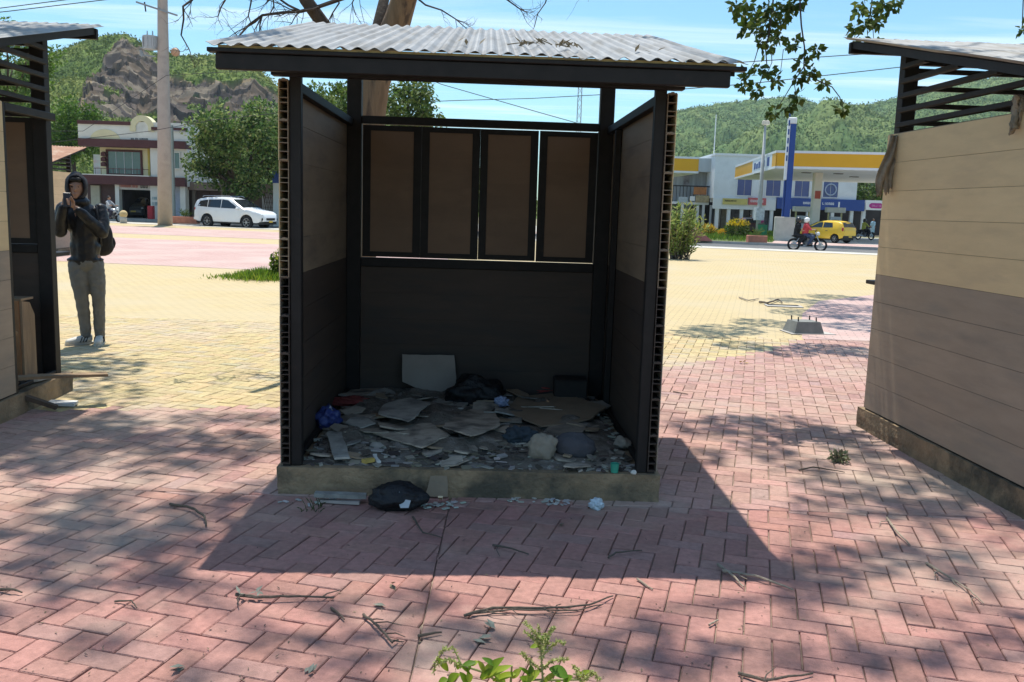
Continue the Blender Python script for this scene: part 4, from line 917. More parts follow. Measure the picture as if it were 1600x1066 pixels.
def car(label, loc, rz, top, belt, hwt, sill, wheels, wr, paint, sidewin, screens, L2, tumble=.34, suv=False, taxi=False, cat='car', name='parked_car', plate=None):
    C = thing(name, label, cat, loc, rz); T_, B_, H_ = tab(top), tab(belt), tab(hwt)
    xs = np.linspace(-L2, L2, 110); sec = []
    def bot(x):
        z = sill + (.10 if abs(x) > L2 - .35 else 0)*min(1, (abs(x)-L2+.35)/.35)
        for wx in wheels:
            d = abs(x - wx); ra = wr*1.16
            if d < ra: z = max(z, wr + math.sqrt(ra*ra - d*d))
        return z
    def sec_pts(x):
        t, b, h, s = T_(x), B_(x), H_(x), bot(x); s = min(s, t - .05); p = []
        if t > b + .05:
            rw = h - (t-b)*tumble
            p = [(h*.95, s), (h*.99, s + .06*min(1, b-s)), (h, s + (b-s)*.45), (h*.985, s + (b-s)*.8), (h*.965, b), (rw + .03, t - .09), (rw - .04, t - .03), (rw*.55, t), (0, t + .012)]
        else:
            p = [(h*.95, s), (h*.99, s + (t-s)*.1), (h, s + (t-s)*.45), (h*.985, s + (t-s)*.75), (h*.95, s + (t-s)*.92), (h*.90, t - .012), (h*.75, t - .004), (h*.4, t + .006), (0, t + .010)]
        return p
    vs, fs = [], []
    for x in xs:
        p = sec_pts(x); full = p + [(-a, b) for a, b in p[-2::-1]]; vs += [(x, a, b) for a, b in full]
    k = 17
    for i in range(len(xs)-1):
        for j in range(k-1): fs.append((i*k+j, i*k+j+1, (i+1)*k+j+1, (i+1)*k+j))
    fs += [tuple(range(k)), tuple(range((len(xs)-1)*k + k-1, (len(xs)-1)*k - 1, -1))]
    b = MB(); b.add(vs, fs); body = b.build('body', paint, C, smooth=True)
    md = body.modifiers.new('edges', 'EDGE_SPLIT'); md.split_angle = R(38)
    def sy(x, z):
        t, bb, h = T_(x), B_(x), H_(x); rw = h - (t-bb)*tumble + .03
        return h*.965 + (rw - h*.965)*max(0, min(1, (z-bb)/max(.05, t-.09-bb)))
    for s in (-1, 1):
        for w_ in sidewin:
            g = MB(); P = []
            for i in range(len(w_)):
                (x0, z0), (x1, z1) = w_[i], w_[(i+1) % len(w_)]
                for q in range(5): x_, z_ = x0 + (x1-x0)*q/5, z0 + (z1-z0)*q/5; P.append((x_, s*(sy(x_, z_) + .007), z_))
            cxx = sum(w_[i][0] for i in range(len(w_)))/len(w_); czz = sum(w_[i][1] for i in range(len(w_)))/len(w_); P.append((cxx, s*(sy(cxx, czz)+.009), czz))
            g.add(P, [(i, (i+1) % (len(P)-1), len(P)-1) for i in range(len(P)-1)]); g.build('side_window', m_glass, C)
    for (x0, x1, ins) in screens:
        g = MB(); P = []; n = 7
        for i in range(n):
            x_ = x0 + (x1-x0)*i/(n-1); wd = max(.2, H_(x_) - (T_(x_)-B_(x_))*tumble - ins)
            for y_ in (-1, -.5, 0, .5, 1): P.append((x_, wd*y_, T_(x_) + .016 - .012*abs(y_)**2))
        g.add(P, [(i*5+j, i*5+j+1, (i+1)*5+j+1, (i+1)*5+j) for i in range(n-1) for j in range(4)]); g.build('windscreen', m_glass, C, smooth=True)
    hw0 = H_(0)
    for wx in wheels:
        for s in (-1, 1): wheel(C, wx, s*(hw0-.125), wr, .21, s)
    MB().box(-L2+.15, L2-.15, -hw0*.85, hw0*.85, sill-.08, sill+.28).build('underbody', m_blackp, C)
    zb = B_(0)
    for s in (-1, 1):
        xf = L2 - .16; MB().ell((xf-.06, s*H_(xf)*.83, T_(xf)-.10), (.17, .12, .065), 12, 8).build('headlight', m_headl, C, smooth=True)
        xr = -L2 + .10; MB().ell((xr, s*H_(xr)*.93, zb-.02), (.07, .07, .15 if not suv else .10), 12, 8).build('tail_lamp', m_tail, C, smooth=True)
        MB().ell((L2*.34 if suv else L2*.36, s*(hw0+.09), zb+.05), (.07, .11, .07), 10, 8).build('mirror', paint if suv else m_blackp, C, smooth=True)
        for hx in ((-.75, .15) if suv else (-.55, .25)): MB().bbox(hx-.09, hx+.09, s*(hw0-.02) - .015, s*(hw0-.02) + .025, zb-.15, zb-.12, .005).build('door_handle', paint if suv else m_blackp, C)
    g = MB(); g.bbox(L2-.05, L2+.012, -.42, .42, .52, .66, .01); g.build('grille', m_blackp, C)
    g = MB(); g.bbox(-L2-.03, -L2+.15, -hw0*.88, hw0*.88, sill+.08, sill+.22, .02); g.build('rear_bumper', m_blackp if taxi else paint, C)
    g = MB(); g.bbox(L2+.0125, L2+.025, -.17, .17, .40, .50, .003); g.build('number_plate', mat('yellow_plate', (.6, .42, .06), .5), C)
    g = MB(); g.bbox(-L2-.045, -L2-.031, -.17, .17, sill+.11, sill+.20, .003); g.build('number_plate', MATS['yellow_plate'], C)
    if suv:
        for s in (-1, 1):
            g = MB(); g.tube([(-1.9, s*.60, 1.79), (-1.8, s*.60, 1.845), (.0, s*.60, 1.865), (.15, s*.60, 1.80)], .018, 6); g.build('roof_rail', m_rim, C)
            g = MB(); g.prism([(L2-.10, .42), (L2-.02, .60), (L2-.06, .66), (L2-.18, .55)], s*.66-.03, s*.66+.08*s, 'y'); g.build('fog_lamp_trim', m_blackp, C)
    return C
SUV = dict(top=[(-2.4, .98), (-2.36, 1.25), (-2.25, 1.60), (-2.0, 1.70), (-1.6, 1.765), (-.8, 1.80), (-.1, 1.775), (.25, 1.70), (1.12, 1.22), (1.3, 1.15), (2.0, 1.03), (2.25, .93), (2.36, .82), (2.4, .66)],
           belt=[(-2.4, 1.14), (1.2, 1.08), (2.4, 1.3)], hwt=[(-2.4, .78), (-2.3, .86), (-2.0, .915), (-1.2, .93), (1.5, .93), (2.0, .90), (2.25, .80), (2.4, .60)], sill=.36, wheels=(-1.40, 1.36), wr=.38,
           sidewin=[[(-2.10, 1.24), (-1.93, 1.54), (-1.38, 1.62), (-1.38, 1.19)], [(-1.34, 1.19), (-1.34, 1.62), (-.44, 1.66), (-.44, 1.16)], [(-.40, 1.16), (-.40, 1.66), (.02, 1.62), (.86, 1.14)]],
           screens=[(.30, 1.10, .05), (-2.34, -2.22, .10)], L2=2.4)
HAT = dict(top=[(-1.8, .80), (-1.77, 1.0), (-1.60, 1.30), (-1.40, 1.39), (-1.0, 1.44), (-.3, 1.45), (.1, 1.41), (.30, 1.35), (1.0, 1.0), (1.15, .95), (1.55, .85), (1.72, .72), (1.8, .52)],
           belt=[(-1.8, .95), (1.0, .90), (1.8, 1.2)], hwt=[(-1.8, .66), (-1.7, .72), (-1.4, .77), (1.2, .77), (1.6, .70), (1.8, .52)], sill=.27, wheels=(-1.17, 1.13), wr=.28,
           sidewin=[[(-.98, 1.0), (-.90, 1.30), (-.25, 1.33), (-.25, .98)], [(-.18, .98), (-.18, 1.33), (.10, 1.29), (.76, .96)]],
           screens=[(.34, .98, .04), (-1.755, -1.50, .06)], L2=1.8)
m_white = mat('white_car_paint', (.74, .76, .77), .25, .03, 2, spec=.6)
m_yell = mat('taxi_yellow', (.72, .46, .035), .3, .04, 2, spec=.55)
sp = (G(318, 351) + G(424, 355))/2
car('white sport utility vehicle parked at the kerb under the round tree', (-16.55, 53.6, -.06), R(-20), paint=m_white, suv=True, name='parked_car', cat='car', **SUV)
tx = G(1298, 381); car('yellow hatchback taxi seen from its rear left behind the motorcycle', (tx.x+.4, tx.y+2.2, .03), R(126), paint=m_yell, taxi=True, name='taxi', cat='taxi', **HAT)
car('dark red car parked before the shop behind the yellow flowering bushes', (19.6, 77.5, .02), R(100), paint=mat('maroon_paint', (.07, .02, .022), .3, .05, spec=.5), name='parked_car', **HAT)
car('dark car standing inside the garage of the white building', (at(212, 320, 65).x, 65.2, .13), R(-75), paint=mat('dark_grey_paint', (.05, .06, .06), .3, .05, spec=.5), name='parked_car', **HAT)

def motorcycle(label, loc, rz, paint, group='motorcycles'):
    C = thing('motorcycle', label, 'motorcycle', loc, rz, group)        # front towards +x
    for x in (-.62, .66):
        t = MB(); t.torus((0, 0, 0), .262, .052, n=26, m=7); W = t.build('wheel', m_tyre, C, smooth=True); W.location = (x, 0, .31)
        r_ = MB(); r_.torus((0, 0, 0), .228, .012, n=24, m=5)
        for s in range(10): a = 2*PI*s/10; r_.tube([(0, .02*(-1)**s, 0), (.225*math.cos(a), 0, .225*math.sin(a))], .004, 4)
        r_.cyl((0, -.05, 0), (0, .05, 0), .04, 10); r_.cyl((0, .052, 0), (0, .058, 0), .13, 14); r_.build('rim', m_rim, W)
    f = MB(); f.tube([(.40, 0, .86), (.05, 0, .62), (-.30, 0, .62), (-.75, 0, .74)], .025, 7); f.tube([(.40, 0, .86), (.20, 0, .36), (-.15, 0, .32), (-.30, 0, .62)], .022, 7); f.build('frame', m_blackp, C)
    for s in (-.08, .08):
        f = MB(); f.tube([(.36, s, .95), (.66, s, .31)], .022, 7); f.build('fork', m_rim, C)
        f = MB(); f.tube([(-.20, s*1.1, .34), (-.62, s*1.1, .31)], .02, 6); f.build('swing_arm', m_blackp, C)
        f = MB(); f.tube([(-.55, s*1.4, .36), (-.38, s*1.4, .64)], .025, 7); f.build('shock', m_rim, C)
    f = MB(); f.ell((.14, 0, .76), (.27, .15, .15), 14, 10); f.build('tank', paint, C, smooth=True)
    f = MB(); f.bbox(-.52, -.08, -.13, .13, .46, .70, .05); f.build('side_cover', paint, C)
    f = MB(); f.ell((-.36, 0, .76), (.36, .13, .065), 14, 8); f.build('seat', m_blackp, C, smooth=True)
    f = MB(); f.ell((.04, 0, .40), (.25, .16, .17), 12, 8); f.box(.0, .20, -.12, .12, .45, .64); f.build('engine', mat('engine_metal', (.16, .16, .165), .45, .2, 20, metal=.6), C)
    f = MB(); f.tube([(.34, -.34, .99), (.40, -.18, 1.02), (.38, 0, .98), (.40, .18, 1.02), (.34, .34, .99)], .014, 6); f.build('handlebar', m_blackp, C)
    f = MB(); f.ell((.50, 0, .88), (.09, .10, .10), 12, 8); f.build('headlight', m_headl, C, smooth=True)
    f = MB(); f.tube([(.10, -.12, .34), (-.10, -.14, .28), (-.75, -.15, .36)], [.022, .03, .045], 8); f.build('exhaust', m_rim, C)
    for x, a0, a1 in ((.66, 35, 150), (-.62, 20, 140)):
        f = MB(); n = 10; P = []
        for i in range(n+1):
            a = R(a0 + (a1-a0)*i/n)
            for y_ in (-.06, .06): P.append((x + .335*math.cos(a), y_, .31 + .335*math.sin(a)))
        f.add(P, [(2*i, 2*i+1, 2*i+3, 2*i+2) for i in range(n)]); f.build('mudguard', paint, C, smooth=True)
    return C
ma, mbk = G(1252, 391), G(1293, 394); mc = (ma + mbk)/2; mrz = math.atan2(-.32, 1)
mz = -.06
motorcycle('dark motorcycle carrying two riders along the road before the taxi', (mc.x, mc.y + 1.2, mz), mrz, m_blackp)
def along(dxl): return (mc.x + dxl*math.cos(mrz), mc.y + 1.2 + dxl*math.sin(mrz), mz)
simple_person('motorcycle rider in red shirt and white helmet', along(-.12), mrz + PI/2, fabric('red_shirt', (.50, .06, .07)), fabric('blue_jeans', (.05, .07, .13)), 'ride', mat('white_helmet', (.75, .75, .75), .3, 0, spec=.5))
simple_person('pillion passenger all in black behind the red shirted rider', along(-.52), mrz + PI/2, fabric('black_shirt', (.015, .015, .017)), fabric('black_jeans', (.02, .02, .024)), 'pass', mat('black_helmet', (.02, .02, .025), .3, 0, spec=.5))
m2 = G(1352, 376); m2 = Vector((m2.x + .3, m2.y + 1, .02))
motorcycle('black motorcycle with a yellow clad rider by the station shop', m2, R(20), m_blackp)
simple_person('motorcycle rider in yellow green vest seen right of the taxi', (m2.x - .15, m2.y-.04, .02), R(110), fabric('yellow_vest', (.42, .42, .09)), fabric('black_jeans', (.02, .02, .024)), 'ride', mat('black_helmet', (.02, .02, .025), .3, 0))
p3 = G(1376, 373); simple_person('pedestrian in long light blue clothes at the station shop', (p3.x, p3.y+2, .02), R(20), fabric('light_blue_cloth', (.28, .45, .58)), fabric('light_blue_cloth', (.28, .45, .58)))
p4 = G(1196, 368); simple_person('pedestrian in magenta top beside the blue sign tower', (p4.x+.6, p4.y+4, .02), R(-30), fabric('magenta_top', (.33, .05, .20)), fabric('dark_trousers', (.03, .03, .05)))
p5 = G(1184, 368); simple_person('pedestrian in dark clothes left of the magenta dressed one', (p5.x+.6, p5.y+5, .02), R(30), fabric('dark_top', (.04, .04, .06)), fabric('dark_trousers', (.03, .03, .05)))
m3 = Vector((at(166, 330, 55).x, 55.6, -.06)); motorcycle('silver scooter parked at the kerb just right of the hooded person', m3, R(-15), mat('silver_paint', (.5, .52, .54), .3, .05, metal=.3, spec=.5))
simple_person('rider sitting on the silver scooter behind the hooded person', (m3.x-.15, m3.y+.04, -.06), R(75), fabric('grey_shirt', (.35, .37, .40)), fabric('dark_trousers', (.03, .03, .05)), 'ride')

# ------------------------------------------------------------------ white two storey building on the left
def rc(px0, py0, px1, py1, Y): a, b = at(px0, py0, Y), at(px1, py1, Y); return min(a.x, b.x), max(a.x, b.x), min(a.z, b.z), max(a.z, b.z)
def pbox(px0, py0, px1, py1, Y, d0, d1, z0=None, bev=0.):
    x0, x1, z_, z1 = rc(px0, py0, px1, py1, Y); mb = MB(); z0 = z_ if z0 is None else z0
    return mb.bbox(x0, x1, Y + d0, Y + d1, z0, z1, bev) if bev else mb.box(x0, x1, Y + d0, Y + d1, z0, z1)
m_wht = mat('white_render', (.74, .73, .66), .85, .08, .8, dirt=(.56, .55, .48), ds=.7, dlo=.55, dhi=.8, bump=.1, bs=20)
m_crm = mat('cream_render', (.72, .66, .42), .85, .1, .8, bump=.1, bs=20)
m_mar = mat('maroon_paint_trim', (.105, .045, .045), .8, .15, 2)
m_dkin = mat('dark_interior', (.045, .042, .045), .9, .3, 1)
m_green = mat('green_glass', (.10, .17, .16), .12, .1, spec=.7)
YB = 62
B1 = thing('two_storey_building', 'white two storey building with maroon bands and arched parapet behind the pole', 'building', (0, 0, 0))
pbox(148, 276, 236, 222, YB, .9, 7).build('upper_wall', m_crm, B1)                       # recessed upper wall
pbox(236, 290, 292, 222, YB, .0, 7).build('upper_wall', m_wht, B1)
pbox(132, 276, 150, 240, YB, 1.4, 7).build('side_wall', mat('mural_wall', (.55, .62, .62), .85, .25, .9, dirt=(.6, .45, .45), ds=1.1), B1)
pbox(123, 221, 292, 193, YB, -.05, 6).build('parapet', m_wht, B1)
pbox(122, 193.5, 205, 190.5, YB, -.15, .2).build('coping', m_mar, B1); pbox(238, 203.5, 292, 200.5, YB, -.2, -.052).build('coping', m_mar, B1)
pbox(125, 228, 292, 221.5, YB, -.3, .85).build('cornice', m_mar, B1)
pbox(132, 278, 236, 275, YB, -.35, .9).build('balcony_slab', m_wht, B1)
pbox(132, 287, 292, 278.2, YB, -.36, .85).build('fascia_band', m_mar, B1)
x0, x1, z0, z1 = rc(204, 205, 241, 181, YB); cx, rw = (x0+x1)/2, (x1-x0)/2
zs_ = z1 - rw; ar = MB(); n = 14; pts = []
def ring(r_, zb_): return [(cx - r_, zb_)] + [(cx + r_*math.cos(PI - PI*i/n), zs_ + r_*math.sin(PI - PI*i/n)) for i in range(n+1)] + [(cx + r_, zb_)]
o1, i1 = ring(rw, z0-.0), ring(rw*.52, z0-.0); k = len(o1)
ar.add([(a, YB-.12, b) for a, b in o1] + [(a, YB-.12, b) for a, b in i1] + [(a, YB+.6, b) for a, b in o1] + [(a, YB+.6, b) for a, b in i1],
       [(i, i+1, k+i+1, k+i) for i in range(k-1)] + [(2*k+i+1, 2*k+i, 3*k+i, 3*k+i+1) for i in range(k-1)] + [(i+1, i, 2*k+i, 2*k+i+1) for i in range(k-1)] + [(k+i, k+i+1, 3*k+i+1, 3*k+i) for i in range(k-1)])
ar.build('parapet_arch', m_crm, B1)
x0, x1, z0, z1 = rc(216, 209, 236, 190, YB); MB().prism([(x0, z0)] + [((x0+x1)/2 - (x1-x0)/2*math.cos(PI*i/10), z0 + (z1-z0)*.5 + (z1-z0)*.5*math.sin(PI*i/10)) for i in range(11)] + [(x1, z0)], YB+.1, YB+.14, 'y').build('arch_glass', mat('purple_glass', (.06, .035, .05), .3, .1), B1)
x0, x1, z0, z1 = rc(141, 220.5, 189, 203, YB); MB().prism([((x0+x1)/2 + (x1-x0)/2*math.cos(PI*i/14), z0 + (z1-z0)*math.sin(PI*i/14)) for i in range(15)], YB-.10, YB-.052, 'y').build('half_round_relief', m_crm, B1)
def window(root, a, Y, d, mf, mg, bars=1, fw=.09):
    x0, x1, z0, z1 = rc(*a, Y); F = MB()
    F.box(x0, x0+fw, Y+d-.08, Y+d+.05, z0, z1); F.box(x1-fw, x1, Y+d-.08, Y+d+.05, z0, z1); F.box(x0+fw, x1-fw, Y+d-.08, Y+d+.05, z0, z0+fw); F.box(x0+fw, x1-fw, Y+d-.08, Y+d+.05, z1-fw, z1)
    W = F.build('window', mf, root); n = bars + 1
    for i in range(n):
        q = MB(); wd = (x1-x0-2*fw)/n; q.box(x0+fw+wd*i+.015, x0+fw+wd*(i+1)-.015, Y+d-.02, Y+d+.0, z0+fw, z1-fw); q.build('pane', mg, W)
    for i in range(1, n): q = MB(); wd = (x1-x0-2*fw)/n; q.box(x0+fw+wd*i-.014, x0+fw+wd*i+.014, Y+d-.05, Y+d+.02, z0+fw, z1-fw); q.build('mullion', m_rim, W)
    return W
window(B1, (158, 273, 214, 234), YB, .88, m_mar, m_green, 3, .13); window(B1, (265, 264, 282, 238), YB, -.02, m_wht, m_green, 1, .05)
for x_ in (150, 153): 
    pass
for py_ in (238, 246, 254):
    x0, x1, z0, z1 = rc(151, py_+5, 158, py_, YB); MB().prism([(x0, z0), (x1, z0), (x1, z1), ((x0+x1)/2, z1+.08), (x0, z1)], YB+.60, YB+.898, 'y').build('wall_lantern', m_mar, B1)
pbox(224, 275, 226, 230, YB, .80, .88).build('yellow_stripe', mat('ochre_paint', (.55, .42, .10), .8), B1); pbox(229, 275, 231, 230, YB, .80, .88).build('yellow_stripe', MATS['ochre_paint'], B1)
for i in range(9): 
    a = at(152 + i*9.3, 275, YB); MB().box(a.x-.012, a.x+.012, YB-.30, YB-.27, a.z+.0, a.z+.52).build('railing_bar', m_mar, B1)
a, b = at(150, 263, YB), at(235, 265, YB); MB().box(a.x, b.x, YB-.31, YB-.26, a.z-.02, a.z+.02).build('handrail', m_mar, B1)
pbox(133, 340, 185, 287, YB, .5, .8, 0).build('shop_front', mat('brown_shutter', (.085, .05, .045), .7, .2, 3), B1)
pbox(140, 340, 152, 290, YB, .3, .48, 0).build('pillar', mat('cream_pillar', (.42, .40, .30), .85, .1), B1)
pbox(181, 340, 185.5, 287, YB, .0, .48, 0).build('pillar', m_wht, B1); pbox(236, 340, 250, 287, YB, .0, .6, 0).build('pillar', m_wht, B1); pbox(283, 340, 290, 287, YB, -.1, .6, 0).build('pillar', m_wht, B1)
pbox(252, 340, 283, 287, YB, .5, .8, 0).build('ground_wall', mat('bluish_wall', (.42, .45, .52), .8, .15), B1)
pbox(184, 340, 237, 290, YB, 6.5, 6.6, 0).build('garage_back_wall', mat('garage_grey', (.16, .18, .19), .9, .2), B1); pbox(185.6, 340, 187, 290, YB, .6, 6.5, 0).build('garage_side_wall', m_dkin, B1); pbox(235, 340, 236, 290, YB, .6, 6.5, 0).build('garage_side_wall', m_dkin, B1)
pbox(184, 296, 237, 287, YB, .05, .25).build('sign_board', mat('dirty_white_board', (.55, .52, .46), .8, .1), B1)
x0, x1, z0, z1 = rc(120, 345, 292, 340, YB); MB().box(x0-2, x1+12, YB-.9, YB+7, -.06, .13).build('step', m_conc2, B1)
def scribble(root, px0, py0, px1, py1, Y, d, m, n, seed=0, name='lettering'):
    rnd = random.Random(seed); x0, x1, z0, z1 = rc(px0, py0, px1, py1, Y); mb = MB(); wd = (x1-x0)/n; h = z1-z0
    for i in range(n):
        a = x0 + wd*i; t = wd*.22; k = rnd.choice('OILEHNU')
        L_, R_ = a + wd*.1, a + wd*.82
        if k != 'I': mb.box(L_, L_+t, Y+d-.02, Y+d, z0, z1)
        if k in 'OHNU': mb.box(R_-t, R_, Y+d-.02, Y+d, z0, z1)
        if k in 'OELU': mb.box(L_+t, R_-(t if k in 'OU' else 0), Y+d-.02, Y+d, z0, z0+h*.18)
        if k in 'OEN': mb.box(L_+t, R_-(t if k in 'ON' else 0), Y+d-.02, Y+d, z1-h*.18, z1)
        if k in 'EH': mb.box(L_+t, R_-(t if k == 'H' else 0), Y+d-.02, Y+d, z0+h*.42, z0+h*.58)
        if k == 'I': mb.box(L_+t*1.2, L_+t*2.2, Y+d-.02, Y+d, z0, z1)
    o = mb.build(name, m, root); o['kind'] = 'stuff'; return o
m_rlet = mat('red_letters', (.42, .07, .05), .7, .1); m_klet = mat('black_letters', (.03, .03, .035), .7, .1); m_wlet = mat('white_letters', (.75, .78, .82), .6, .05)
scribble(B1, 186, 292.5, 215, 289.5, YB, .045, m_rlet, 10, 1); scribble(B1, 219, 294, 231, 288.5, YB, .045, m_klet, 3, 2); scribble(B1, 237.5, 312, 248, 308, YB, -.005, mat('teal_letters', (.2, .35, .38), .7), 4, 3); scribble(B1, 237.5, 321, 248, 316, YB, -.005, MATS['teal_letters'], 5, 4); scribble(B1, 205, 219, 232, 216.5, YB, -.055, m_klet, 8, 5)
rb = pbox(238, 336, 246, 322, YB, -.85, -.45, .13, .03).build('red_drum', mat('red_plastic', (.45, .03, .04), .5, .1)); tag(rb, 'red bin standing at the white pillar of the garage', 'bin')
# dark shop behind the SUV and tree
B2 = thing('low_shop', 'low dark shop front behind the parked white SUV', 'building', (0, 0, 0))
pbox(291, 340, 470, 294, 63, .4, 6, 0).build('front_wall', mat('dark_brown_wall', (.12, .085, .07), .85, .25, 1), B2); pbox(291, 297, 470, 290, 63, -.6, .39).build('awning', mat('grey_brown_awning', (.22, .17, .14), .85, .2), B2)
for a in (300, 345, 372): pbox(a, 340, a+4, 297, 63, .1, .38, 0).build('pillar', mat('grey_pillar', (.26, .23, .2), .85), B2)
for k in range(3): pbox(303 + k*24, 338, 324 + k*24, 300, 63, .3, .39, .1).build('roller_shutter', mat('brown_roller', (.09, .06, .055), .6, .2, 6, stretch=(.2, 1, 8)), B2)
gr = MB(); x0, x1, z0, z1 = rc(408, 338, 428, 302, 63)
for i in range(9): gr.bar((x0 + (x1-x0)*i/8, 63.3, .1), (x0 + (x1-x0)*min(8, i+3)/8, 63.3, z1), .02, .02); gr.bar((x0 + (x1-x0)*i/8, 63.33, .1), (x0 + (x1-x0)*max(0, i-3)/8, 63.33, z1), .02, .02)
gr.build('grille', m_rim, B2)
B3 = thing('sign_pillar', 'tall sign pillar with blue head right of the round tree', 'sign', (0, 0, 0)); pbox(427, 345, 438, 286, 58, 0, .4, 0).build('pillar', m_wht, B3); pbox(426, 286, 439, 268, 58, -.05, .45).build('blue_panel', mat('sign_blue', (.02, .07, .28), .5, .05), B3)
ub = MB(); x0, x1, z0, z1 = rc(-60, 340, 120, 262, 66); ub.box(x0-8, x1, 66, 72, 0, z1-1.2); tag(ub.build('long_house', mat('grey_house', (.34, .30, .26), .85, .2)), 'low grey house mostly hidden behind the left kiosk', 'house')

# bollard, planters, pole
bl = thing('bollard', 'stone bollard with round ochre head at the kerb left of the pole', 'bollard', (at(193, 340, 54).x, 54, 0))
MB().tube([(0, 0, .0), (0, 0, .38)], [.20, .18], 14).build('shaft', m_conc, bl, smooth=True); MB().ell((0, 0, .54), .23, 14, 10).build('head', mat('ochre_stone', (.55, .42, .22), .85, .15), bl, smooth=True)
m_terr = mat('terracotta_block', (.40, .17, .11), .85, .2, 5, bump=.2)
m_leaf = mat('leaf_green', rough=.55, var=.1, attr=True, transl=.38, spec=.3)
def tuft(parent, c, n, L0, L1, cols, spread=.35, w_=.06, name='foliage', droop=.5):
    mb = MB(); c = Vector(c)
    for i in range(n):
        mb.cur = jit(random.choice(cols), .2); a = U(0, 2*PI); t = U(.1, 1.0); d = Vector((math.cos(a)*t, math.sin(a)*t, 1)).normalized(); L_ = U(L0, L1)
        p = c + Vector((U(-1, 1), U(-1, 1), 0))*spread; q = p + d*L_*.55; e = d.copy(); e.z -= droop; mb.leaf(p, d, Vector((-d.y, d.x, .2)), L_*.6, w_); mb.leaf(q - d*L_*.1, e.normalized(), Vector((-d.y, d.x, .2)), L_*.5, w_*.8)
    return mb.build(name, m_leaf, parent, colors=True)
def planter(px, py, Y, label, wd=1.1):
    x = at(px, py, Y).x; P = thing('planter', label, 'planter', (x, Y, .012 if Y < 50 else .07))
    MB().bbox(-wd/2, wd/2, -.3, .3, 0, .42, .03).build('box', m_terr, P); MB().box(-wd/2+.08, wd/2-.08, -.22, .22, .40, .435).build('soil', mat('soil', (.06, .045, .03), .95), P)
    tuft(P, (0, 0, .43), 40, .3, .6, [(.10, .16, .03), (.16, .2, .05)], .2, .05)
planter(290, 344, 55.2, 'terracotta planter at the kerb behind the white SUV', 1.6)
planter(1182, 378, 52.8, 'terracotta planter with tuft of grass before the station lawn', 1.1)
UP = thing('utility_pole', 'tall concrete utility pole carrying a transformer left of the SUV', 'pole', (at(258, 350, 52.5).x, 52.5, 0))
t_ = at(254, 0, 52.5); lean = t_.x - UP.location.x
MB().tube([(0, 0, 0), (lean*.5, 0, t_.z*.5), (lean, 0, t_.z), (lean*1.1, 0, t_.z+1.2)], [.41, .35, .27, .25], 20).build('shaft', mat('pole_concrete', (.44, .38, .33), .9, .18, 1.2, bump=.3, bs=25, dirt=(.33, .29, .26), ds=1.2), UP, smooth=True)
for i, (px_, py0, py1, r_) in enumerate(((236, 78, 57, .40),)):
    a, b = at(px_, py0, 52.5), at(px_, py1, 52.5); x = a.x - UP.location.x; T = MB().cyl((x, -.1, a.z), (x, -.1, b.z), r_, 16).build('transformer', mat('transformer_grey', (.42, .44, .45), .5, .1), UP, smooth=False)
    for k in range(5): an = PI*k/4 + PI; MB().box(x + r_*math.cos(an)-.03, x + r_*math.cos(an)+.03, -.1 + r_*math.sin(an)-.08, -.1 + r_*math.sin(an)+.02, a.z+.1, b.z-.1).build('cooling_fin', MATS['transformer_grey'], T)
    for k in (-.15, .15): MB().tube([(x+k, -.1, b.z), (x+k, -.1, b.z+.28)], [.05, .03], 8).build('insulator', m_rim, T)
def ub_(px0, py0, px1, py1, th, name, m):
    a, b = at(px0, py0, 52.5), at(px1, py1, 52.5); MB().bar((a.x - UP.location.x, -.28, a.z), (b.x - UP.location.x, -.28, b.z), th, th).build(name, m, UP)
ub_(216, 5, 280, 26, .09, 'cross_arm', mat('galvanised', (.3, .31, .32), .5, .1, metal=.4)); ub_(222, 87, 246, 90, .07, 'bracket', MATS['galvanised']); ub_(222, 76, 246, 76, .06, 'bracket', MATS['galvanised']); ub_(229, 5, 231, 20, .06, 'insulator', m_blackp); ub_(223, 80, 226, 90, .12, 'fuse_holder', MATS['galvanised'])
a = at(271, 80, 52.5); MB().ell((a.x-UP.location.x, .3, a.z), (.26, .26, .24), 12, 8).build('lamp_drum', mat('peach_plastic', (.52, .33, .22), .6), UP)
SP = thing('thin_post', 'thin grey post rising before the white building right of the big pole', 'post', (at(272, 342, 57).x, 57, 0)); t_ = at(272, 196, 57); MB().tube([(0, 0, 0), (0, 0, t_.z)], [.11, .08], 10).build('shaft', mat('green_grey_post', (.25, .30, .29), .7, .1), SP); MB().bar((-.9, 0, t_.z-.3), (.9, 0, t_.z-.35), .06, .06).build('cross_arm', MATS['galvanised'], SP)

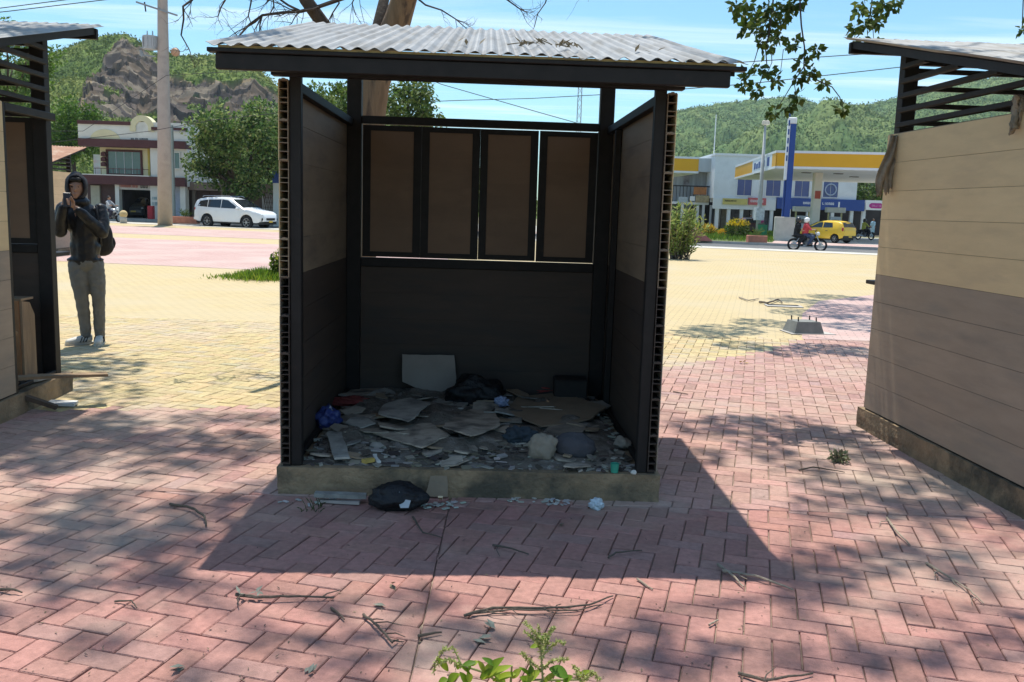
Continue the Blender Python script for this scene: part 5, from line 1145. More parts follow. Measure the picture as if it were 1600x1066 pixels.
# ------------------------------------------------------------------ petrol station on the right
m_wfas = mat('white_panel', (.72, .74, .76), .5, .04, 1); m_orng = mat('yellow_fascia', (.72, .37, .015), .45, .04, 1); m_blue = mat('station_blue', (.022, .065, .27), .45, .06, 1)
CN = thing('station_canopy', 'large petrol station canopy with yellow fascia over the pumps', 'canopy', (0, 0, 0))
def canopy(root, corners, z0, z1, sign=None):
    k = len(corners); MB().prism(corners, z0, z1-.02).build('ceiling', m_wfas, root)
    for i in range(k):
        a, b = Vector((*corners[i], 0)), Vector((*corners[(i+1) % k], 0)); d = (b-a).normalized(); n = Vector((d.y, -d.x, 0)); L_ = (b-a).length
        def panel(s0, s1, q0, q1, off, m, nm):
            mb = MB(); A, B = a + d*s0 + n*off, a + d*s1 + n*off; A2, B2 = a + d*s0 + n*.004, a + d*s1 + n*.004
            mb.add([(*A.xy, q0), (*B.xy, q0), (*B.xy, q1), (*A.xy, q1), (*A2.xy, q0), (*B2.xy, q0), (*B2.xy, q1), (*A2.xy, q1)], [(0,1,2,3),(5,4,7,6),(4,0,3,7),(1,5,6,2),(3,2,6,7),(4,5,1,0)]); mb.build(nm, m, root)
        panel(0, L_, z0, z0+.16, .10, m_wfas, 'lower_trim'); panel(0, L_, z1-.16, z1, .10, m_wfas, 'upper_trim')
        if sign and i == sign[0]:
            panel(0, L_*sign[1], z0+.16, z1-.16, .08, m_orng, 'yellow_panel'); panel(L_*sign[1], L_*sign[2], z0+.16, z1-.16, .085, mat('sign_white', (.66, .72, .78), .5, .04), 'white_panel'); panel(L_*sign[2], L_, z0+.16, z1-.16, .08, m_orng, 'yellow_panel')
            n5 = 5
            for q in range(n5): 
                s0 = L_*(sign[1] + (sign[2]-sign[1])*(.10 + .12*q)); panel(s0, s0 + L_*(sign[2]-sign[1])*.085, z0+.34, z1-(.48 if q % 2 else .38), .10, m_blue, 'letter')
            s0 = L_*(sign[1] + (sign[2]-sign[1])*.78); panel(s0, s0 + L_*(sign[2]-sign[1])*.10, z0+.30, z1-.28, .10, m_blue, 'emblem')
        else: panel(0, L_, z0+.16, z1-.16, .08, m_orng, 'yellow_panel')
cA = at(1213, 262, 62); cB = at(1393, 262, 61); cC = at(1150, 268, 82)
zc0 = 4.85; zc1 = 6.05
canopy(CN, [(cA.x, 62.), (cB.x + 4, 60.), (cB.x + 9, 80.), (cC.x, 82.)], zc0, zc1, sign=(3, .50, .93))
for (px_, Y_) in ((1276, 66), (1276+190, 66)):
    x = at(px_, 300, Y_).x
    if px_ == 1276: cc_ = x
    if px_ != 1218: MB().bbox(x-.28, x+.28, Y_-.28, Y_+.28, .02, zc0+.005, .02).build('column', mat('column_cream', (.66, .62, .52), .6, .05), CN)
MB().box(cc_-.2, cc_+.2, 65.69, 65.718, 3.0, 3.55).build('red_notice', mat('notice_red', (.4, .08, .05), .6), CN)
for px_, Y_ in ((1185, 70), (1260, 66), (1310, 66), (1335, 70)):
    x = at(px_, 270, Y_).x; MB().box(x-.3, x+.3, Y_-.2, Y_+.2, zc0-.05, zc0-.002).build('ceiling_lamp', mat('lamp_housing', (.12, .11, .09), .6), CN)
CN2 = thing('station_canopy', 'small part of a second yellow canopy seen right of the central kiosk', 'canopy', (0, 0, 0)); d0 = at(1090, 262, 74); canopy(CN2, [(d0.x-9, 74), (d0.x, 74), (d0.x-.6, 86), (d0.x-9, 86)], 4.9, 6.2); MB().bbox(d0.x-5.3, d0.x-4.7, 78, 78.6, .02, 4.9, .02).build('column', MATS['column_cream'], CN2); MB().bbox(d0.x-1.3, d0.x-.8, 83.2, 83.8, .02, 4.9, .02).build('column', MATS['column_cream'], CN2)
TT = thing('sign_tower', 'tall blue and white price sign tower on a white base', 'sign', (at(1224, 372, 59).x, 59, .07), R(-12))
zt = at(1237, 186, 59).z; MB().bbox(-.62, .62, -.5, .5, 0, 1.55, .03).build('base', m_conc, TT)
MB().bbox(-.10, .27, -.32, .32, 1.55, zt-.40, .02).build('blue_column', m_blue, TT); MB().bbox(-.25, -.102, -.33, .33, 3.9, zt-.45, .02).build('white_panel', m_wfas, TT); MB().bbox(-.25, .28, -.34, .34, zt-.40, zt, .05).build('white_cap', m_wfas, TT); MB().bbox(-.22, -.102, -.2, .2, 1.55, 3.88, .02).build('blue_leg', m_blue, TT)
for k in range(6): MB().box(-.23, -.14, -.345, -.331, 5.1 + k*.55, 5.45 + k*.55).build('letter', m_blue, TT)
def pump(px, Y, label):
    x = at(px, 330, Y).x; P = thing('fuel_pump', label, 'fuel pump', (x, Y, .02))
    MB().bbox(-.95, .95, -.35, .35, 0, .16, .03).build('island', m_conc2, P); MB().bbox(-.42, .42, -.25, .25, .16, 1.75, .04).build('cabinet', mat('pump_grey', (.50, .55, .60), .4, .08), P)
    MB().box(-.28, .28, -.262, -.251, 1.15, 1.5).build('screen', m_glass, P); MB().bbox(-.72, .72, -.28, .28, 2.05, 2.45, .03).build('header', mat('pump_header', (.6, .6, .55), .5, .1), P)
    for s in (-.5, .5): MB().box(s-.05, s+.05, -.06, .06, .16, 2.05).build('post', mat('pump_post', (.55, .5, .25), .6), P); MB().tube([(s*.86, -.26, 1.2), (s*1.2, -.38, .7), (s*1.0, -.34, .45), (s*.9, -.27, 1.0)], .025, 6).build('hose', m_blackp, P)
pump(1254, 70, 'grey fuel pump left of the canopy column'); pump(1305, 70, 'grey fuel pump right of the canopy column')
# shop building of the station
YS = 92
ST = thing('station_shop', 'white two storey station shop with four blue upper windows', 'building', (0, 0, 0))
m_shop = mat('shop_white', (.66, .70, .73), .8, .06, .6, dirt=(.56, .6, .63), ds=.5)
x0, x1, z0, z1 = rc(1112, 345, 1343, 250, YS); z_b = at(1200, 312, YS).z
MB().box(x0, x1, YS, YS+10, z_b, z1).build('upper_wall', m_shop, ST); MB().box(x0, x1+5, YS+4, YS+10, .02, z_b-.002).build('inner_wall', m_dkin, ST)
MB().box(x0-.1, x1+.1, YS-.12, YS+10.1, z1+.002, z1+.22).build('coping', m_wfas, ST)
for a in ((1150, 306, 1176, 280), (1195, 307, 1221, 281), (1239.5, 308, 1266, 282), (1284, 309, 1311, 284)): window(ST, a, YS, -.02, m_wfas, mat('blue_film_glass', (.06, .095, .25), .25, .15, .8, spec=.5), 1, .06)
xx0, xx1, zz0, zz1 = rc(1284, 309, 1311, 284, YS); MB().torus(((xx0+xx1)/2, YS-.12, (zz0+zz1)/2), .55, .07, n=20).build('window_emblem', mat('emblem_pale', (.35, .42, .55), .6), ST)
def sband(px0, px1, py0, py1, m, nm, d=-.25): x0_, x1_, q0, q1 = rc(px0, py1, px1, py0, YS); MB().box(x0_, x1_, YS+d, YS-.004, q0, q1).build(nm, m, ST)
sband(1212, 1350, 313, 326, m_blue, 'blue_sign', -.3); sband(1350.5, 1387, 314, 328, m_wfas, 'white_sign', -.3); sband(1113, 1212, 312, 326, m_shop, 'white_band', -.2); sband(1128, 1167, 311, 319, mat('yellow_sign', (.55, .47, .16), .7, .1), 'yellow_sign', -.35); sband(1168, 1196, 310, 320, mat('red_sign', (.50, .12, .13), .7, .1), 'red_sign', -.35)
x0_, x1_, q0, q1 = rc(1356, 325.5, 1378, 318, YS); MB().prism([(x0_+.22, q0), (x1_-.22, q0), (x1_, q0+.15), (x1_, q1-.15), (x1_-.22, q1), (x0_+.22, q1), (x0_, q1-.15), (x0_, q0+.15)], YS-.33, YS-.301, 'y').build('magenta_badge', mat('badge_magenta', (.42, .03, .24), .6, .05), ST)
scribble(ST, 1360, 323, 1375, 320.5, YS, -.331, mat('pink_letters', (.6, .3, .5), .6), 7, 9); scribble(ST, 1253, 319, 1270, 316, YS, -.301, m_wlet, 5, 6); scribble(ST, 1283, 320, 1302, 317, YS, -.301, m_wlet, 6, 7); scribble(ST, 1304, 324, 1315, 316, YS, -.301, m_wlet, 1, 8, 'emblem'); scribble(ST, 1131, 315, 1150, 313, YS, -.351, m_klet, 8, 10); scribble(ST, 1171, 316, 1192, 313, YS, -.351, m_wlet, 7, 11)
for px_ in (1120, 1138, 1158, 1178, 1205, 1232, 1262, 1300, 1330, 1349, 1385): x = at(px_, 340, YS).x; MB().box(x-.16, x+.16, YS-.1, YS+.25, .02, z_b-.004).build('pillar', m_shop, ST)
for i in range(6):
    x = at(1122 + i*15, 340, YS).x; MB().box(x-.4, x+.5, YS+1.2, YS+1.3, .02, 2.4).build('display', random.choice((m_glass, mat('display_a', (.10, .10, .12), .6, .5, 3), mat('display_b', (.16, .14, .10), .6, .5, 3))), ST)
NB = thing('corner_building', 'grey white corner building with balcony banners left of the station shop', 'building', (0, 0, 0)); YN2 = 94
x0, x1, z0, z1 = rc(1030, 345, 1111.5, 248, YN2); zb2 = at(1080, 318, YN2).z; zr2 = at(1080, 268, YN2).z
MB().box(x0, x1, YN2, YN2+9, zr2, z1).build('parapet', mat('zinc_grey', (.45, .48, .50), .6, .08, .7, stretch=(4, 1, .3)), NB); MB().box(x0, x1, YN2+1.6, YN2+9, .02, zr2-.002).build('wall', mat('grey_curtain', (.33, .34, .33), .8, .3, 1.2, stretch=(3, 1, .2)), NB)
MB().box(x0, x1, YN2-.1, YN2+1.59, zb2-.1, zb2+.15).build('balcony_slab', m_shop, NB)
a = at(1080, 291, YN2); MB().box(x0, x1, YN2-.12, YN2-.04, a.z-.06, a.z+.06).build('handrail', m_blackp, NB)
for i in range(14): x = x0 + (x1-x0)*(i+.5)/14; MB().box(x-.03, x+.03, YN2-.11, YN2-.05, zb2+.15, a.z-.06).build('railing_bar', m_blackp, NB)
def nban(px0, py0, px1, py1, m, nm, d=-.2): q = rc(px0, py1, px1, py0, YN2); MB().box(q[0], q[1], YN2+d, YN2+d+.05, q[2], q[3]).build(nm, m, NB)
nban(1083, 293, 1104, 304, mat('orange_banner', (.38, .16, .06), .8, .3, 2), 'banner'); nban(1086, 306, 1108, 316, mat('beige_banner', (.36, .3, .18), .8, .4, 3), 'banner', -.25); nban(1077, 307, 1085, 314, m_wfas, 'white_box', -.3); nban(1108.5, 308, 1113, 316, m_wfas, 'white_box', -.3); nban(1059, 308, 1074, 316, mat('pale_blue_panel', (.4, .46, .5), .7), 'panel', -.3); nban(1072, 274, 1082, 290, mat('portrait_grey', (.22, .20, .20), .8, .6, 2.5), 'poster', 1.5)
for px_ in (1066, 1090, 1099, 1111): x = at(px_, 330, YN2).x; MB().box(x-.12, x+.12, YN2-.05, YN2+.2, .02, zb2-.11).build('pillar', m_shop, NB)
MB().box(x0, x1, YN2+1.5, YN2+1.58, .02, zb2-.11).build('shop_glass', m_glass, NB)

# station lawn, bushes, lamp post, ramp
gm_ = [(.12, .20, .02), (.17, .25, .03), (.08, .15, .02)]
lw = MB(); q = [G(1075, 379), G(1214, 382), G(1214, 366), G(1090, 362)]
lw.add([(q[0].x-6, q[0].y, .075), (q[1].x, q[1].y+1, .075), (q[2].x+1, q[2].y+2, .075), (q[3].x-6, q[3].y+4, .075)], [(0, 1, 2, 3)])
lawn = struct(lw.build('lawn', mat('lawn_soil', (.09, .12, .03), .95, .4, 1.2)))
gr = MB(); Q = [Vector(v) for v in lw.v]
for i in range(9000):
    s, t = U(0, 1), U(0, 1); p = Q[0].lerp(Q[1], s).lerp(Q[3].lerp(Q[2], s), t); gr.cur = jit(random.choice(gm_), .25); d = Vector((U(-.5, .5), U(-.5, .5), 1)).normalized(); gr.leaf(p, d, rv(), U(.15, .42), .05)
stuff(gr.build('lawn_grass', m_leaf, colors=True), 'rough green grass of the station lawn', 'grass')
def bush(name, c, r, n, cols, label, cat='bush', L_=.16, top=None, W_=.07, lay_=None, stem=True):
    B = thing(name, label, cat, (c.x, c.y, c.z)); mb = MB()
    for i in range(n):
        d = rv(); k = U(.45, 1.05)*(1 + .25*noise.noise(d*2.3 + Vector(c))); p = Vector((d.x*r[0]*k, d.y*r[1]*k, r[2]*1.05 + d.z*r[2]*k))
        if p.z < .05: continue
        mb.cur = jit(random.choice(top if top and p.z > r[2]*1.35 and U(0, 1) < .8 else cols), .2); mb.leaf(p, (d + rv()*.7 + Vector((0, 0, .3))).normalized(), rv(), L_*U(.7, 1.3), W_)
    mb.build('foliage', m_leaf, B, colors=True)
    s_ = MB()
    for k in range(6): a = U(0, 6.28); s_.tube([(0, 0, 0), (math.cos(a)*r[0]*.4, math.sin(a)*r[1]*.4, r[2]*.8), (math.cos(a)*r[0]*.7, math.sin(a)*r[1]*.7, r[2]*1.5)], [.03, .02, .01], 5)
    s_.build('stem', m_twig, B); return B
YF = [(.70, .50, .02), (.62, .42, .02), (.5, .42, .04)]; DG = [(.03, .07, .012), (.05, .10, .015), (.10, .14, .02)]
YO = [(.62, .36, .03), (.55, .42, .04)]
def gb_(px, py, Y): v = at(px, py, Y); return Vector((v.x, Y, .075))
bush('flowering_bush', gb_(1151, 368, 60), (.80, .7, .62), 1500, DG, 'largest rounded bush with yellow top on the station lawn', top=YF)
bush('flowering_bush', gb_(1107, 362, 66), (.52, .5, .40), 700, YO + DG[2:], 'small orange yellow bush left of the largest yellow bush', top=YO)
bush('flowering_bush', gb_(1129, 361, 66), (.28, .3, .24), 260, YO, 'smallest yellow bush between two flowering bushes', top=YO)
bush('flowering_bush', gb_(1077, 362, 60), (.55, .5, .55), 700, YF + DG[2:], 'yellow bush half hidden behind the tall shrub', top=YF)
ob = gb_(1062, 404, 31.5); ob.z = 0
O = thing('oleander_shrub', 'tall pale green shrub with long leaves beside the right wall of central kiosk', 'shrub', ob); mb = MB(); sm = MB()
for k in range(80):
    a = U(0, 6.28); t = U(.05, .8); base = Vector((U(-.30, .30), U(-.2, .2), 0)); d = Vector((math.cos(a)*t*.7, math.sin(a)*t*.6, 1)).normalized(); H_ = U(.9, 2.0); pts = [base, base + d*H_*.5, base + d*H_ + Vector((d.x*.15, d.y*.15, -.05))]; sm.tube(pts, [.015, .011, .006], 5)
    for j in range(34):
        s = U(.15, 1); p = base + d*H_*s; mb.cur = jit(random.choice([(.20, .27, .06), (.28, .34, .10), (.12, .19, .035), (.36, .38, .12)]), .2); e = (d*.6 + rv()*.8).normalized(); mb.leaf(p, e, rv(), U(.14, .27), .05)
mb.build('foliage', m_leaf, O, colors=True); sm.build('stem', m_twig, O)
wp = thing('concrete_ramp', 'red painted sloping ramp wall at the left end of the lawn', 'ramp', (at(1082, 378, 53).x, 53, .07)); MB().prism([(-.35, 0), (1.15, 0), (1.0, .12), (-.1, .92), (-.35, .92)], -.15, .15, 'y').build('sloping_wall', mat('red_ramp', (.45, .16, .13), .8, .15), wp)
LP = thing('lamp_post', 'slim grey lamp post with boxy lamp before the station shop', 'lamp post', (at(1184, 365, 66).x, 66, .03)); tz = at(1193, 196, 66)
MB().tube([(0, 0, 0), (0, 0, 2.6), (0, 0, tz.z)], [.19, .17, .08], 12).build('shaft', mat('post_grey', (.42, .43, .42), .8, .12), LP, smooth=True); MB().bbox(-.22, .26, -.2, .2, tz.z, tz.z+.30, .04).build('lamp_head', mat('lamp_cream', (.62, .55, .45), .6), LP); MB().box(-.31, .31, -.3, .3, 1.3, 2.2).build('poster', mat('poster_white', (.6, .62, .64), .8, .3, 6), LP)
gbn = thing('green_bin', 'green waste bin beside the slim lamp post', 'bin', (at(1187, 360, 65).x+.2, 65, .03)); MB().tube([(0, 0, .05), (0, 0, 1.0)], [.30, .36], 12).build('body', mat('green_bin', (.03, .22, .10), .5, .1), gbn); MB().tube([(0, 0, 1.0), (0, 0, 1.1)], [.37, .32], 12).build('lid', m_blackp, gbn)
AN = thing('antenna_mast', 'thin white aerial on the roof left of the station shop', 'antenna', (at(1118, 250, 93).x, 94, z1)); MB().tube([(0, 0, 0), (0, 0, 4.4)], .05, 6).build('mast', m_wfas, AN)
RM = thing('radio_mast', 'distant lattice radio mast seen through the gap under kiosk roof', 'radio mast', (at(904, 200, 260).x, 260, 0)); tz = at(906, 136, 260).z; rm = MB()
for s in (-1, 1):
    for q in (-1, 1): rm.tube([(s*.7, q*.7, 0), (s*.5, q*.5, tz)], .09, 4)
for k in range(16):
    z_ = tz*k/16; z2 = tz*(k+1)/16
    rm.tube([(-.65, -.6, z_), (.6, -.6, z2)], .06, 4); rm.tube([(.6, -.6, z_), (-.6, -.6, z2)], .06, 4)
rm.build('lattice', mat('mast_grey', (.40, .42, .46), .6), RM)

# ------------------------------------------------------------------ middle distance: concrete footing, manhole, grass tuft
cb = G(1262, 523); CB = thing('concrete_footing', 'small tapered concrete footing with bolts on the paving', 'footing', (cb.x, cb.y + .2, 0), .15)
mb = MB(); mb.add([(-.215, -.19, 0), (.215, -.19, 0), (.215, .19, 0), (-.215, .19, 0), (-.165, -.15, .165), (.165, -.15, .165), (.165, .15, .165), (-.165, .15, .165)], [(3,2,1,0),(4,5,6,7),(0,1,5,4),(1,2,6,5),(2,3,7,6),(3,0,4,7)]); mb.build('block', mat('footing_grey', (.20, .205, .19), .9, .2, 8, bump=.3), CB)
for sx, sy_ in ((-.13, -.1), (.13, -.1), (-.13, .1), (.13, .1)): MB().tube([(sx, sy_, .16), (sx + U(-.01, .01), sy_, .225)], .009, 6).build('bolt', m_blackp, CB)
MB().prism([(-.27, -.23), (.1, -.21), (.36, -.24), (.33, .1), (.24, .22), (-.25, .2)], .003, .012).build('mortar_skirt', m_conc2, CB)
mh = G(1222, 479); MH = thing('manhole', 'dark open drain slot with pale rim on the yellow paving', 'manhole', (mh.x, mh.y, .004), -.1)
MB().box(-.28, .34, -.16, .20, 0, .012).build('rim', m_conc2, MH); MB().box(-.24, .30, .02, .18, .0125, .016).build('slot', mat('drain_dark', (.02, .02, .02), .9), MH)
gc = G(412, 436); TG = thing('weed_patch', 'bright green patch of grass and weeds left of central kiosk', 'weeds', (gc.x, gc.y, 0)); mb = MB()
for i in range(2600):
    x, y = rng.normal()*.38, rng.normal()*.30; d = Vector((U(-.7, .7), U(-.7, .7), 1)).normalized(); mb.cur = jit(random.choice([(.20, .30, .02), (.14, .24, .02), (.26, .34, .04), (.09, .16, .02)]), .2); mb.leaf((x, y, 0), d, rv(), U(.08, .30)*max(.3, 1 - abs(x)*.7), .022)
mb.build('grass_blades', m_leaf, TG, colors=True); mb = MB(); sm = MB()
for k in range(9):
    x, y = .24 + U(-.10, .12), U(-.1, .1); H_ = U(.35, .62); sm.tube([(x, y, 0), (x + U(-.04, .04), y, H_)], [.01, .006], 5)
    for j in range(26): mb.cur = jit(random.choice([(.16, .24, .03), (.32, .36, .06), (.08, .14, .02)]), .2); mb.leaf((x + U(-.03, .03), y + U(-.03, .03), U(.12, H_)), (rv() + Vector((0, 0, .3))).normalized(), rv(), U(.07, .13), .06)
mb.build('leaves', m_leaf, TG, colors=True); sm.build('stem', m_twig, TG)
tf = G(1311, 722); TF = thing('dry_tuft', 'round grey green tuft lying on the paving near right kiosk', 'tuft', (tf.x, tf.y, 0)); mb = MB()
for i in range(160): d = rv(); mb.cur = jit((.20, .21, .13), .35); kk = U(.0, 1.); mb.leaf(Vector((d.x*.055*kk, d.y*.05*kk, .035 + d.z*.032*kk)), (d + rv()*.6).normalized(), rv(), U(.02, .045), .02)
mb.build('leaves', m_leaf, TF, colors=True)
wd_ = G(488, 796); WT = thing('plinth_weed', 'small green weed in the joint below the left end of the plinth', 'weed', (wd_.x, wd_.y, 0)); tuft(WT, (0, 0, 0), 18, .03, .09, [(.06, .085, .03), (.08, .10, .04)], .05, .008)

# foreground weed with seed spikes
FW = thing('amaranth_weed', 'green weed with pale seed spikes at the bottom centre', 'weed', (.03, 2.70, 0)); sm, lf, sk = MB(), MB(), MB()
def wpt(px, py, Y=2.68): v = at(px, py, Y); return Vector((v.x - .03, v.y - 2.70, max(.004, v.z)))
GW = [(.16, .27, .015), (.24, .34, .02), (.10, .20, .02), (.30, .40, .04)]
def spike(P, r0, n=130):
    cum = [P[0].lerp(P[1], 0)]
    for i in range(n):
        t = i/n*(len(P)-1); k = min(int(t), len(P)-2); p = P[k].lerp(P[k+1], t-k)
        sk.cur = jit(random.choice(((.42, .45, .16), (.52, .52, .24), (.34, .40, .12))), .15)
        d = (rv() + (P[k+1]-P[k]).normalized()*.6).normalized(); sk.leaf(p, d, rv(), U(.008, .015), .0055)
    sk.cur = (.36, .42, .14); sk.tube(P, [r0*.6]*(len(P)-1) + [r0*.3], 5)
root_ = Vector((0, 0, 0))
for P in ([(848, 1062), (846, 1030), (843, 1000), (841, 976)], [(846, 1030), (858, 1012), (875, 1000), (882, 1006)], [(846, 1010), (858, 990), (866, 980)], [(845, 1015), (838, 1000), (820, 988)], [(846, 1000), (832, 985), (820, 972)],
          [(722, 1040), (708, 1012), (692, 1015), (680, 1035), (678, 1052)], [(722, 1040), (700, 1030), (684, 1038)], [(846, 1045), (865, 1032), (888, 1030)], [(848, 1050), (830, 1035), (815, 1020)], [(915, 1062), (905, 1050), (895, 1040)], [(915, 1062), (925, 1050), (937, 1062)], [(910, 1066), (900, 1055), (930, 1052)], [(846, 1020), (856, 1004), (852, 990)]):
    spike([wpt(x, y, 2.68 + U(-.03, .03)) for x, y in P], .0035)
for a in ((848, 1062), (722, 1040), (912, 1062), (800, 1040), (760, 1045)):
    e = wpt(*a); sm.tube([root_, root_.lerp(e, .5) + Vector((0, 0, .02)), e], [.005, .004, .003], 6)
sm.tube([wpt(848, 1062), wpt(846, 1030), wpt(844, 1000)], [.004, .003, .002], 6)
def bigleaf(a, b, wd_l, col):
    A, B = wpt(*a), wpt(*b); d = B-A; L_ = d.length; d.normalize(); nrm = Vector((.1, -.5, .85)); x = d.cross(nrm).normalized(); up = x.cross(d); lf.cur = jit(col, .12); n = 7
    vs = []
    for i in range(n+1):
        t = i/n; w2 = wd_l*math.sin(PI*min(1, t*.96 + .03))**.8; c_ = A + d*L_*t + up*(.06*L_*math.sin(t*PI)); vs += [c_ - x*w2 + up*w2*.25, c_, c_ + x*w2 + up*w2*.25]
    lf.add(vs, [q for i in range(n) for q in ((3*i, 3*i+1, 3*i+4, 3*i+3), (3*i+1, 3*i+2, 3*i+5, 3*i+4))])
for a, b, w_ in (((750, 1060), (788, 1027), .016), ((752, 1062), (800, 1040), .014), ((770, 1064), (808, 1052), .013), ((858, 1045), (888, 1058), .022), ((842, 1000), (862, 993), .008), ((846, 1008), (828, 1012), .009), ((844, 1002), (860, 998), .007), ((722, 1040), (745, 1035), .010), ((700, 1066), (716, 1052), .014), ((735, 1066), (730, 1050), .012), ((800, 1060), (815, 1045), .012), ((820, 1066), (845, 1048), .016), ((735, 1040), (748, 1034), .009), ((880, 1066), (895, 1056), .012), ((790, 1070), (770, 1052), .014), ((830, 1070), (812, 1058), .015), ((700, 1062), (685, 1066), .012)):
    bigleaf(a, b, w_, random.choice(GW))
for k in range(16):
    x_, y_ = U(690, 930), U(1040, 1072); bigleaf((x_, y_), (x_ + U(-26, 26), y_ - U(6, 22)), U(.007, .013), random.choice(GW))
sm.build('stem', mat('weed_stem', (.22, .24, .09), .7), FW); sk.build('seed_spikes', m_leaf, FW, colors=True); lf.build('leaves', m_leaf, FW, colors=True, smooth=True)

# ------------------------------------------------------------------ trees
m_bark = mat('tree_bark', (.25, .16, .09), .9, .45, 9, bump=1., bs=26, stretch=(1, 1, .16), dirt=(.09, .06, .04), ds=9, dlo=.48, dhi=.6)
m_barkd = mat('dark_bark', (.075, .058, .045), .9, .3, 8, bump=.6, bs=30)
def clump(mb, c, r, n, cols, L_, W_, flat=1.):
    c = Vector(c)
    for i in range(n):
        d = rv(); k = U(.25, 1.)**.5; p = c + Vector((d.x, d.y, d.z*flat))*r*k; mb.cur = jit(random.choice(cols), .22)
        mb.leaf(p, (d*.6 + rv()*.8 + Vector((0, 0, -.15))).normalized(), (rv() + Vector((0, 0, .9))).normalized(), L_*U(.7, 1.25), W_*U(.8, 1.2))
def tree(label, base, trunk, crown, cols, nclump, per, L_, W_, rcl, seed=0, limbs=5, name='tree', group=None):
    T = thing(name, label, 'tree', base, 0, group); mb, tb = MB(), MB(); cx, cy, cz, rx, ry, rz_ = crown
    tb.tube([Vector(p[:3]) for p in trunk], [p[3] for p in trunk], 10); top = Vector(trunk[-1][:3]); cs = []
    for i in range(nclump):
        d = rv(); k = U(.35, 1.)**.6; lobe = 1 + .22*noise.noise(d*2.1 + Vector((seed, 0, 0))); c = Vector((cx + d.x*rx*k*lobe, cy + d.y*ry*k*lobe, cz + d.z*rz_*k*lobe)); cs.append(c)
        clump(mb, c, rcl*U(.7, 1.3), per, cols, L_, W_, .75)
    for c in random.sample(cs, min(limbs, len(cs))): m_ = top.lerp(c, .5) + Vector((U(-.2, .2), U(-.2, .2), .1)); tb.tube([top - Vector((0, 0, .3)), m_, c], [trunk[-1][3]*.7, trunk[-1][3]*.45, trunk[-1][3]*.15], 7)
    tb.build('trunk', m_barkd, T, smooth=True); mb.build('crown', m_leaf, T, colors=True); return T
MG = [(.045, .095, .025), (.075, .145, .034), (.115, .195, .045), (.18, .26, .07), (.24, .29, .10)]
tb_ = at(385, 345, 58.5)
cc = at(378, 238, 58.5); rx_ = 4.0
tree('large round dark green tree above the white SUV', (tb_.x, 58.5, .1), [(0, 0, 0, .30), (.0, 0, 1.0, .26), (-.35, 0, 2.2, .22)], (cc.x - tb_.x + .45, 0, cc.z + .1, 4.0, 3.6, 2.75), MG, 95, 190, .27, .15, .95, 3, 14, 'round_tree')
for i, (px, py, Y, rx, rz_, lab, cl) in enumerate(((112, 205, 72, 2.2, 2.3, 'bright green tree rising right of the left kiosk post', [(.07, .15, .02), (.11, .20, .025), (.05, .11, .015)]), (60, 215, 80, 3.5, 3.2, 'green tree behind the left kiosk bay', [(.06, .13, .02), (.1, .17, .025)]), (10, 95, 60, 3.2, 2.6, 'tall green tree seen through the left kiosk lattice', [(.08, .16, .02), (.12, .2, .03)]),
        (1350, 300, 104, 4.2, 3.6, 'dark leafy tree behind the right end of station shop', [(.03, .07, .012), (.06, .11, .02), (.10, .16, .02)]), (1395, 318, 108, 4.5, 3.4, 'rightmost leafy tree behind the station beside right kiosk', [(.04, .08, .015), (.08, .14, .02), (.15, .2, .03)]), (1455, 290, 112, 6, 5, 'broad tree behind the right kiosk', [(.04, .08, .015), (.07, .12, .02)]),
        (637, 168, 42, 1.45, 1.15, 'green tree seen through the gap under the central kiosk roof', [(.05, .10, .02), (.09, .14, .03), (.13, .18, .05)]), (525, 165, 48, 1.8, 1.2, 'green tree top in the left corner gap of central kiosk', [(.07, .13, .02), (.11, .17, .03)]))):
    c = at(px, py, Y); tree(lab, (c.x, Y, 0), [(0, 0, 0, .22), (.1, 0, c.z*.5, .17), (0, 0, c.z*.75, .13)], (0, 0, c.z, rx, rx*.9, rz_), cl, 60, 90 if Y > 50 else 60, .30 if Y > 50 else .22, .15 if Y > 50 else .11, .75 if Y > 50 else .42, i, 8, 'leafy_tree')

# bare tree behind the central kiosk
BT = thing('bare_tree', 'large nearly leafless tree whose brown trunk rises behind central kiosk', 'tree', (-1.72, 9.6, 0)); O_ = Vector((-1.72, 9.6, 0))
tk = MB(); A = lambda x, y, Y: at(x, y, Y) - O_
tk.tube([(0, 0, 0), (.05, 0, 1.2), A(578, 175, 9.6), A(585, 130, 9.6), A(600, 85, 9.6), A(622, 30, 9.5), A(640, -30, 9.4), A(665, -140, 9.2), A(700, -320, 9.0)], [.24, .19, .165, .16, .15, .135, .12, .10, .07], 14)
LBR = MB()
def limb(pts, rads, mb=LBR): mb.tube(pts, rads, 8); return pts
limb([A(590, 110, 9.6), A(545, 70, 9.4), A(508, 42, 9.2), A(478, 0, 9.0), A(440, -80, 8.8), A(400, -200, 8.6)], [.09, .08, .07, .065, .05, .035])
limb([A(592, 95, 9.6), A(590, 45, 9.7), A(600, 0, 9.8), A(596, -60, 10.2), A(560, -160, 11.)], [.07, .065, .055, .05, .04])
tw = MB()
def grow(p, d, L_, r_, dep):
    n = 4; pts = [p]; q = p
    for i in range(n): d = (d + rv()*.33 + Vector((0, 0, -.05))).normalized(); q = q + d*L_/n; pts.append(q)
    tw.tube(pts, [r_*(1 - .6*i/n) for i in range(n+1)], 5, False)
    if dep > 0:
        for k in range(3 if dep > 1 else 2): i = random.randrange(1, n+1); grow(pts[i], (d + rv()*.95).normalized(), L_*U(.45, .7), r_*.5, dep-1)
